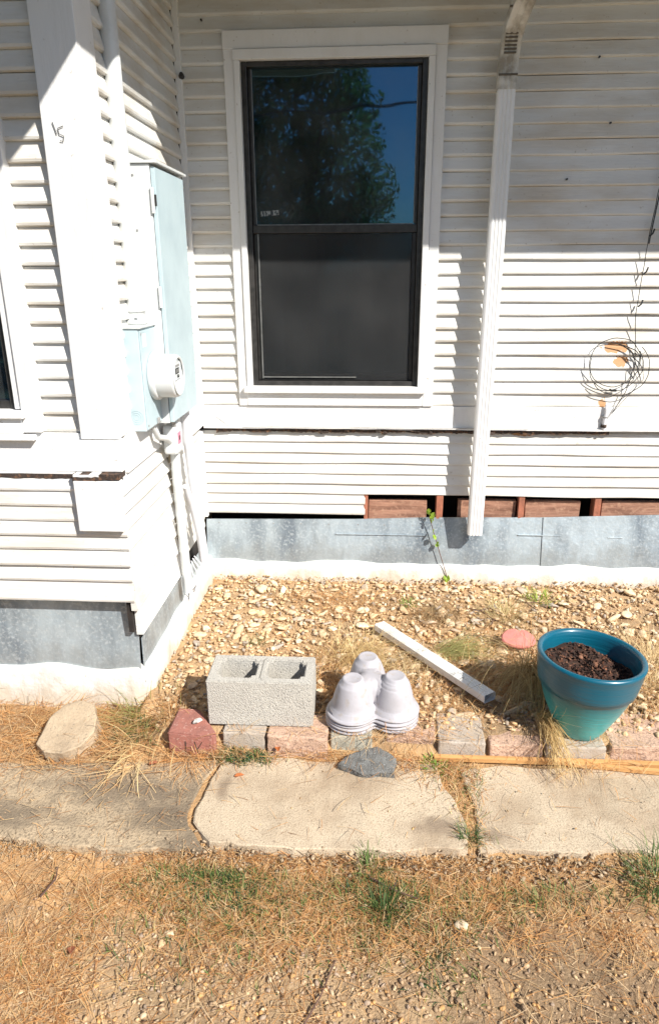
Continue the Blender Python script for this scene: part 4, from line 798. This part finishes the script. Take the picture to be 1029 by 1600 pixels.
z = np.where(y < -1.58, -.050, -.045)+rng.uniform(0,.02,len(x)); lay('pine_straw', x, y, z, .04, .14, .0018, lift=.2, kind='stuff', az=rng.normal(.3,.9,len(x))+np.pi*rng.integers(0,2,len(x)))
# straw patches in the bed and across the pavers
PT = [(-.80,-1.36,.06,.06,420),(-.18,-.30,.16,.05,700),(-.10,-.45,.16,.07,420),(-.05,-1.16,.14,.07,900),(-.10,-.95,.12,.09,900),(.40,-.9,.2,.16,1000),(.30,-1.30,.12,.10,260),(1.15,-1.0,.2,.25,1400),(.75,-.95,.25,.18,900),(.5,-1.2,.15,.08,500),(0,-1.0,.5,.3,900),(.0,-1.52,.12,.03,260),(-.60,-1.53,.10,.03,240),(.55,-.6,.25,.15,300),(.2,-1.56,.10,.05,200),(.80,-1.53,.12,.03,160),(-.2,-1.54,.2,.02,220)]
x = np.concatenate([rng.normal(a_, c_, e_) for a_, b_, c_, d2, e_ in PT]); y = np.concatenate([rng.normal(b_, d2, e_) for a_, b_, c_, d2, e_ in PT]); k = (y < -.09) & (x > -.90); x, y = x[k], y[k]
z = np.where(y < -1.51, -.045, np.where((y < -1.34) & (x > -.56), .022, gz(x, y)))+rng.uniform(.004,.022,len(x)); lay('dry_grass_litter', x, y, z, .04, .12, .0017, lift=.25, kind='stuff')
n = 700; x = rng.uniform(-.9, 1.6, n); y = -.105+rng.normal(0,.012,n); lay('footing_litter', x, y, rng.uniform(0,.022,n), .015, .06, .0018, lift=.5, kind='stuff')
n = 500; x = rng.uniform(-.88, 1.9, n); r = .003+.010*rng.random(n)**2; scatter('gravel', np.stack([x, -.092+rng.uniform(-.01,.012,n), rng.uniform(.0,.03,n)], 1), r, PAL[rng.integers(0,8,n)]*rng.uniform(.7,1.1,(n,1)), 1, 12, kind='stuff')
# debris on the slabs
n = 1100; x = rng.uniform(-1.6, 1.4, n); y = rng.uniform(-1.92, -1.53, n); k = rng.random(n) < np.where(x < -.55, 1, .16); x, y = x[k], y[k]
lay('slab_litter', x, y, np.full(len(x), -.042), .015, .08, .0015, lift=.05, kind='stuff')
lipn = 2600; x = rng.uniform(-1.6, 1.5, lipn); y = rng.normal(-1.972, .016, lipn)+.03*sstep(0, 1.2, x); c = np.where(rng.random(lipn)[:, None] < .75, strawcol(lipn), np.array([.10,.07,.04])*rng.uniform(.5,1.5,(lipn,1)))
lay('lip_litter', x, y, rng.uniform(-.085,-.06,lipn), .015, .06, .0018, lift=.4, cols=c, kind='stuff')
# joint growth between slabs
n = 700; x = np.concatenate([rng.normal(.34,.028,n//2), rng.normal(.30,.06,n//2)]); y = np.concatenate([rng.uniform(-1.93,-1.55,n//2), rng.normal(-1.60,.05,n//2)])
GRN = np.array([[.10,.16,.04],[.16,.22,.06],[.22,.25,.08],[.06,.11,.05],[.38,.30,.12]])
def gcolr(n, p=(.3,.25,.2,.15,.1)): return GRN[rng.choice(5, n, p=p)]*rng.uniform(.7,1.3,(n,1))
c = np.where(rng.random(n)[:, None] < .72, strawcol(n), gcolr(n)); lay('joint_weeds', x, y, np.full(n, -.045), .015, .05, .002, cols=c, lift=.5, kind='stuff')
# low green ground cover in the foreground
def cover(pts, n_, L0, L1, W, p=(.3,.25,.2,.15,.1), zoff=.0, name='low_grass', zfun=gz, lift=1.0):
    xs_ = []; ys_ = []
    for cx, cy, sx_, sy_, k_ in pts: xs_.append(rng.normal(cx, sx_, k_)); ys_.append(rng.normal(cy, sy_, k_))
    x = np.concatenate(xs_); y = np.concatenate(ys_); k = y < -1.985; n = len(x); k = k if n_ else np.ones(n, bool); x, y = x[k], y[k]; n = len(x)
    v, f, c = blades(np.stack([x, y, zfun(x, y)+zoff], 1), rng.uniform(0, 6.28, n), rng.uniform(L0, L1, n), rng.uniform(.6,1.3,n)*W, rng.normal(lift,.4,n), rng.normal(.9,.5,n), gcolr(n, p))
    link(name, mesh(name, v, f, M_GRASS, False, c), kind='stuff')
cover([(-.47,-2.04,.09,.018,900),(-.36,-2.13,.13,.06,1000),(.02,-2.07,.14,.04,750),(.05,-2.15,.05,.06,300),(.30,-2.12,.1,.05,200),(-.62,-2.1,.1,.05,220),(-.05,-2.2,.12,.07,260),(.45,-2.06,.1,.03,260),(.20,-2.25,.05,.08,260),(-.5,-2.25,.2,.08,260),(.8,-2.02,.2,.03,200)], True, .012, .045, .0032, p=(.28,.2,.12,.25,.15))
cover([(-.47,-1.545,.055,.02,520)], False, .01, .035, .0035, p=(.15,.1,.1,.6,.05), zfun=lambda x, y: np.full(len(x), -.045), name='blue_green_weeds')
def tuft(name, x, y, z, n, L0, L1, W, label, spread=.02, lift=1.05, droop=.9, m=M_GRASS, cols=None, azr=None, cat='grass tuft', group=None, liftsd=.3, segs=4):
    r = rng.normal(0, spread, (n, 2)); az = np.arctan2(r[:, 1], r[:, 0])+rng.normal(0,.5,n) if azr is None else rng.normal(azr[0], azr[1], n)
    v, f, c = blades(np.stack([r[:, 0], r[:, 1], np.zeros(n)], 1), az, rng.uniform(L0, L1, n), rng.uniform(.6,1.3,n)*W, rng.normal(lift,liftsd,n), rng.normal(droop,.7,n), gcolr(n) if cols is None else cols[np.arange(n) % len(cols)], segs)
    o = link(name, mesh(name, v, f, m, False, c), None, (x, y, z), label=label, category=cat)
    if group: o['group'] = group
    return o
G = lambda n, a_, b_: np.array(a_)+(np.array(b_)-np.array(a_))*rng.random((n,1))
tuft('grass_tuft', -.87,-1.31,-.045, 260, .05,.16,.003, 'bright green and yellow grass tuft at the corner of the bay footing', spread=.06, lift=.8, cols=G(260,(.20,.24,.06),(.48,.42,.16)))
tuft('grass_tuft', -.90,-1.40,-.05, 300, .02,.06,.004, 'low dark green weed patch between the flat rock and the red paver', spread=.055, lift=.7, cols=G(300,(.05,.10,.05),(.14,.20,.08)))
tuft('grass_tuft', .05,-2.14,-.09, 95, .04,.11,.003, 'dark green upright weed in the gravel below the middle slab', spread=.022, lift=1.1, cols=G(200,(.04,.08,.02),(.12,.17,.05)))
tuft('grass_tuft', .01,-2.0,-.085, 70, .04,.10,.0026, 'small green grass sprout at the front lip of the middle slab', spread=.015, cols=G(70,(.10,.16,.04),(.2,.26,.08)))
tuft('grass_tuft', .325,-1.885,-.05, 70, .02,.06,.003, 'small green sprout in the joint between the middle and right slabs', spread=.014, cols=G(70,(.06,.11,.04),(.14,.2,.07)))
tuft('grass_tuft', .87,-2.0,-.085, 260, .04,.12,.003, 'thick green grass tuft at the right edge below the path', spread=.045, cols=G(320,(.05,.10,.03),(.18,.24,.08)))
tuft('grass_tuft', .245,-1.545,-.045, 60, .015,.035,.006, 'tiny bright green clover patch at the end of the pine strip', spread=.02, cols=G(60,(.16,.30,.05),(.28,.42,.08)))
tuft('grass_tuft', .89,-.27,.0, 90, .03,.08,.004, 'bright green sprig standing in the gravel below the wall', spread=.035, lift=1.1, cols=G(90,(.22,.34,.05),(.40,.48,.10)))
tuft('grass_tuft', .20,-.36,.0, 45, .02,.05,.005, 'small green sprig beside the brown dry clump near the wall', spread=.02, cols=G(45,(.12,.25,.04),(.25,.35,.08)))
tuft('grass_tuft', -.52,-.80,.0, 60, .02,.06,.003, 'thin olive weed among the stones behind the hollow block', spread=.025, cols=G(60,(.14,.16,.06),(.28,.26,.12)))
tuft('dry_clump', .33,-.47,.0, 420, .06,.16,.002, 'round brown dry grass clump in the gravel near the wall', spread=.05, lift=.5, droop=.5, m=M_STRAW, cols=G(420,(.18,.11,.06),(.58,.42,.22)), cat='dry grass', azr=(-.6,1.4), segs=5)
tuft('dry_clump', .68,-.48,.0, 260, .06,.15,.002, 'pale dry grass clump behind the red clay piece', spread=.05, lift=.9, droop=.9, m=M_STRAW, cols=G(260,(.40,.30,.14),(.62,.52,.26)), cat='dry grass', segs=5)
tuft('dry_clump', .34,-.84,.01, 240, .12,.26,.0022, 'yellow green grass clump combed flat beside the broken downspout', spread=.035, lift=.35, droop=.5, m=M_GRASS, cols=G(240,(.34,.36,.12),(.60,.55,.25)), cat='dry grass', azr=(-.12,.30), segs=5)
tuft('dry_clump', .18,-.98,.02, 120, .10,.22,.0022, 'loose straw blades arching over the broken downspout', spread=.06, lift=.9, droop=2.2, m=M_STRAW, cols=G(120,(.55,.40,.2),(.72,.6,.36)), cat='dry grass', azr=(-2.3,.7), segs=6)
tuft('drooping_grass', .68,-1.06,.04, 600, .16,.42,.0026, 'tall dry ornamental grass drooping beside the blue pot', spread=.035, lift=.75, droop=1.9, m=M_STRAW, cols=G(650,(.30,.20,.09),(.62,.48,.24)), cat='dry grass', azr=(-1.85,.75), liftsd=.45, segs=7)
tuft('drooping_grass', .655,-1.36,.05, 150, .20,.34,.0026, 'narrow straw strand hanging over the paver and pine strip by the pot', spread=.012, lift=.2, droop=.75, m=M_STRAW, cols=G(150,(.45,.30,.12),(.70,.52,.26)), cat='dry grass', azr=(-1.50,.09), segs=7)
tuft('dry_clump', 1.13,-1.12,.01, 240, .08,.2,.0022, 'pale straw clump right of the blue pot', spread=.05, lift=.6, droop=.9, m=M_STRAW, cols=G(240,(.5,.36,.18),(.7,.55,.3)), cat='dry grass', segs=5)
tuft('straw_fan', -.86,-1.60,-.045, 26, .12,.28,.0042, 'fan of long straw blades lying across the left slab', spread=.02, lift=.08, droop=.1, m=M_STRAW, cols=G(26,(.6,.4,.2),(.75,.55,.3)), cat='straw', azr=(-2.3,.6), liftsd=.05)
tuft('straw_fan', -.86,-1.50,-.03, 30, .10,.26,.004, 'tall bent straw stalks between the flat rock and the red paver', spread=.05, lift=.5, droop=.7, m=M_STRAW, cols=G(30,(.6,.42,.2),(.75,.58,.3)), cat='straw', azr=(-1.9,.5))
tuft('straw_fan', -1.25,-1.45,-.04, 160, .10,.24,.0028, 'thick orange straw bunch left of the flat rock', spread=.07, lift=.2, droop=.3, m=M_STRAW, cols=G(160,(.55,.28,.10),(.75,.48,.22)), cat='straw', azr=(.4,.5))
tuft('straw_fan', -.66,-1.55,-.045, 150, .03,.09,.0022, 'orange straw heaped against the foot of the red paver', spread=.05, lift=.35, droop=.6, m=M_STRAW, cols=G(150,(.6,.30,.10),(.78,.46,.2)), cat='straw')
for k, (x, y) in enumerate(((-1.17,-1.245),(-1.02,-1.25),(-1.42,-1.25))):
    tuft('wisp', x, y, -.05, 7, .08,.24,.0018, ['thin dry wisp leaning on the bay footing above the flat rock','thin dry wisp standing against the bay footing near its corner','thin dry wisp at the left end of the bay footing'][k], spread=.02, lift=1.2, droop=.6, m=M_STRAW, cols=G(7,(.3,.26,.16),(.55,.48,.3)), cat='grass wisp')
tuft('dry_clump', -.06,-.93,.015, 420, .10,.24,.0022, 'golden dry grass clump arching behind the stacked planters', spread=.06, lift=.75, droop=1.6, m=M_STRAW, cols=G(420,(.55,.38,.16),(.76,.60,.32)), cat='dry grass', azr=(-.5,1.5), segs=6)
tuft('dry_clump', 1.22,-.92,.01, 420, .08,.22,.0022, 'broad golden dry grass patch at the right edge behind the pot', spread=.08, lift=.5, droop=.9, m=M_STRAW, cols=G(420,(.5,.36,.18),(.74,.58,.32)), cat='dry grass', segs=5)
# climbing vine
vn = thing('climbing_vine', (.43,-.075,.0), 'thin climbing vine with bright green leaves on the tin skirt under the window edge', 'vine')
sp = [(0,0,0),(-.02,-.005,.07),(-.05,.01,.16),(-.075,.02,.24),(-.095,.03,.30),(-.115,.035,.37),(-.122,.04,.42)]
link('stem', tube(sp, [.0022]*7, M_TWIG, 6), vn)
for k in range(20):
    i = random.uniform(2.6, 6) if k < 15 else random.uniform(0,.4); a_ = Vector(sp[int(min(i,5.999))]).lerp(Vector(sp[min(int(i)+1,6)]), i % 1); s = random.uniform(.013,.023)
    lv = mesh('leaf', [(0,0,0),(-.5,.35,.05),(-.45,.8,.08),(0,1.2,0),(.45,.8,.08),(.5,.35,.05),(0,.6,-.04)], [(0,6,1),(1,6,2),(2,6,3),(3,6,4),(4,6,5),(5,6,0)], M_VINE)
    o = link('leaf', lv, vn, a_+Vector((random.uniform(-.012,.012),-.012,random.uniform(-.008,.008))), (random.uniform(1.0,2.0), random.uniform(-.6,.6), random.uniform(-2,2))); o.scale = (s*1.3,)*3
# dead twigs
for k, (pts_, lb) in enumerate(((([(.50,-.42,.02),(.55,-.46,.03),(.60,-.56,.035),(.66,-.62,.03)],[(.55,-.46,.03),(.60,-.44,.035),(.66,-.47,.02)],[(.60,-.56,.035),(.58,-.62,.03)]), 'dark forked dead twig on the gravel below the downspout'), (([(.44,-.70,.02),(.52,-.72,.03),(.62,-.73,.035)],[(.5,-.715,.03),(.54,-.76,.02)]), 'dark dead twig touching the red clay piece'),
        (([(.01,-2.03,-.075),(.08,-2.075,-.07),(.15,-2.10,-.072)],[(.08,-2.075,-.07),(.09,-2.05,-.06)]), 'brown twig lying in the straw below the middle slab'), (([(-.95,-2.16,-.07),(-.93,-2.10,-.065),(-.945,-2.05,-.07)],), 'short curved dark twig in the straw at lower left'), (([(-.16,-2.50,-.08),(-.11,-2.40,-.075),(-.08,-2.30,-.08)],), 'thin reddish twig upright in the picture at the bottom gravel'), (([(.75,-.30,.02),(.80,-.36,.03),(.90,-.33,.02)],[(.8,-.36,.03),(.84,-.42,.02)]), 'thin curved root lying against the footing at right'))):
    t = thing('twig', pts_[0][0], lb, 'twig', 'dead twigs')
    for q in pts_: link('branch', tube([Vector(v)-Vector(pts_[0][0]) for v in q], [.0028-.0005*i for i in range(len(q))], M_TWIG, 6), t)
# dead leaves lying about
for k, (x, y, z, lb) in enumerate(((-.34,-1.505,-.02,'orange dead leaf against the pink paver under the block'),(-.80,-1.60,-.045,'small red brown dead leaf on the left slab'),(-.80,-2.30,-.08,'red brown dead leaf in the straw at lower left'),(-.475,-1.65,-.043,'curled tan leaf on the corner of the middle slab'),(.13,-1.545,-.03,'brown dead leaf behind the asphalt chunk'))):
    me = mesh('leaf', [(0,0,0),(.5,.5,.15),(.3,1.2,.25),(0,1.7,.1),(-.4,1.1,.3),(-.5,.4,.2),(0,.8,0)], [(0,1,6),(1,2,6),(2,3,6),(3,4,6),(4,5,6),(5,0,6)], mat('dead_leaf%d' % k, random.choice(((.50,.16,.05),(.55,.30,.12),(.35,.12,.06))), .7, trans=.2))
    o = link('dead_leaf', me, None, (x, y, z), (random.uniform(-.3,.3), random.uniform(-.3,.3), random.uniform(0,6)), label=lb, category='leaf', group='dead leaves'); o.scale = (.022,)*3
for k, (x, y, r, lb) in enumerate(((-.545,-2.24,.022,'pale grey pebble cluster stone in the lower left gravel'),(.265,-2.17,.024,'pale grey lump in the gravel under the middle slab'),(.10,-2.05,.018,'whitish pebble in the straw beneath the slab lip'),(-.005,-2.12,.022,'flat whitish stone beside the dark green weed'),(-.56,-2.27,.018,'small grey stone touching the pale pebble at lower left'))):
    o = link('pebble', stm[k], None, (x, y, float(gz(x,y))+r*.4), (0,0,k), label=lb, category='pebble'); o.scale = (r,)*3
# ------------------------------------------------------------------ trees and bushes across the yard (seen in the window glass)
def crown_mesh(blobs, n, s, c0, c1):
    P_ = []
    for cx, cy, cz, r in blobs:
        k = int(n*r**3/sum(b[3]**3 for b in blobs)); d3 = rng.normal(size=(k,3)); d3 /= np.linalg.norm(d3, axis=1)[:, None]; P_.append(np.array([cx,cy,cz])+d3*(r*rng.random(k)**.45)[:, None]*np.array([1,1,.85]))
    P_ = np.concatenate(P_); n = len(P_); a_ = rng.normal(size=(n,3)); a_ /= np.linalg.norm(a_, axis=1)[:, None]; b_ = np.cross(a_, rng.normal(size=(n,3))); b_ /= np.linalg.norm(b_, axis=1)[:, None]
    sz = rng.uniform(.6,1.3,n)[:, None]*s; V = np.stack([P_-a_*sz, P_+b_*sz*.5, P_+a_*sz, P_-b_*sz*.5], 1).reshape(-1, 3); return V, np.arange(n*4).reshape(-1, 4), np.repeat(G(n, c0, c1), 4, 0)
def tree(name, x, y, h, blobs, n, label, c0=(.08,.14,.05), c1=(.20,.28,.10), s=.07):
    t = thing(name, (x,y,-.12), label, 'tree')
    link('trunk', tube([(0,0,-.1),(.05,.02,h*.3),(-.04,0,h*.6),(.02,0,h*.85)], [h*.035,h*.028,h*.02,h*.008], M_BARK, 12), t)
    for k, (bx, by, bz, br) in enumerate(blobs[:6]): link('limb', tube([(0,0,h*.3+k*.15),(bx*.5,by*.5,(h*.3+bz)/2+.1),(bx,by,bz)], [h*.014,h*.009,h*.003], M_BARK, 8), t)
    v, f, c = crown_mesh(blobs, n, s, c0, c1); link('crown', mesh('crown', v, f, M_LEAF, False, c), t, kind='stuff'); return t
tree('yard_tree', -1.6,-15, 6.5, [(.6,0,4.6,1.2),(-.9,.2,4.2,1.4),(.3,.5,5.9,1.2),(1.35,0,3.6,.85),(-1.7,0,5.6,1.3),(-.4,0,6.6,1.1),(-2.9,.2,4.6,1.3),(.9,.2,6.6,.7),(.9,-.2,3.0,1.2),(-.4,.3,2.8,1.3),(-2.2,0,3.4,1.2),(1.0,0,5.5,.7)], 30000, 'large leafy tree across the yard, mirrored in the upper window sash')
tree('yard_tree', -6.5,-17, 6, [(.6,0,4.2,1.4),(-.9,.2,4.0,1.5),(.2,.5,5.2,1.2),(1.2,0,3.0,1.2),(-.4,.3,2.6,1.4)], 16000, 'second leafy tree standing farther left across the yard')
for k, (x, y, r) in enumerate(((.6,-16.5,1.1),(2.2,-17,1.3),(4.0,-16.8,1.2),(-3.4,-18,1.5),(6.2,-17.5,1.4))):
    t = thing('yard_bush', (x,y,-.12), ['rounded bush right of the big yard tree','broad bush second from the big yard tree','bush third from the big yard tree','tall bush behind the gap between the two yard trees','bush at the far end of the yard hedge'][k], 'bush', 'bushes across the yard')
    v, f, c = crown_mesh([(0,0,r*.9,r),(r*.6,0,r*.8,r*.8),(-r*.6,.2,r*1.1,r*.8)], 7000, .08, (.03,.06,.015), (.09,.13,.04)); link('foliage', mesh('foliage', v, f, M_LEAF, False, c), t, kind='stuff')
    link('stem', tube([(0,0,-.1),(0,0,r)], [.08,.03], M_BARK, 8), t)
yr = thing('added_rail', (-1.2,-12,-.12), 'low white rail added across the yard for the pale bar mirrored in the lower sash', 'rail')  # stand-in rail, added only to give the lower pane its bright bar
link('rail', box(-2.0,2.2,-.03,.03,.74,.82, M_WMET, bev=.01), yr)
for x_ in (-1.9,-.9,.1,1.1,2.1): link('post', box(x_-.04,x_+.04,-.04,.04,-.1,.735, M_WMET, bev=.008), yr)
pl_ = thing('power_line', (0,-11,4.6), 'black overhead power line crossing the yard', 'power line')
link('line', tube([(x_, 0, .0025*x_*x_-.12+.03*x_) for x_ in np.linspace(-14, 14, 40)], .02, M_CABLE, 6), pl_)
for s in (-14, 14):
    pp_ = thing('utility_pole', (s,-11,-.12), ['wooden utility pole at the left end of the power line','wooden utility pole at the right end of the power line'][s > 0], 'utility pole'); link('post', tube([(0,0,-.2),(0,0,6)], [.14,.10], M_BARK, 12), pp_); link('crossarm', box(-.05,.05,-.8,.8,5.2,5.32, M_BARK, bev=.01), pp_)
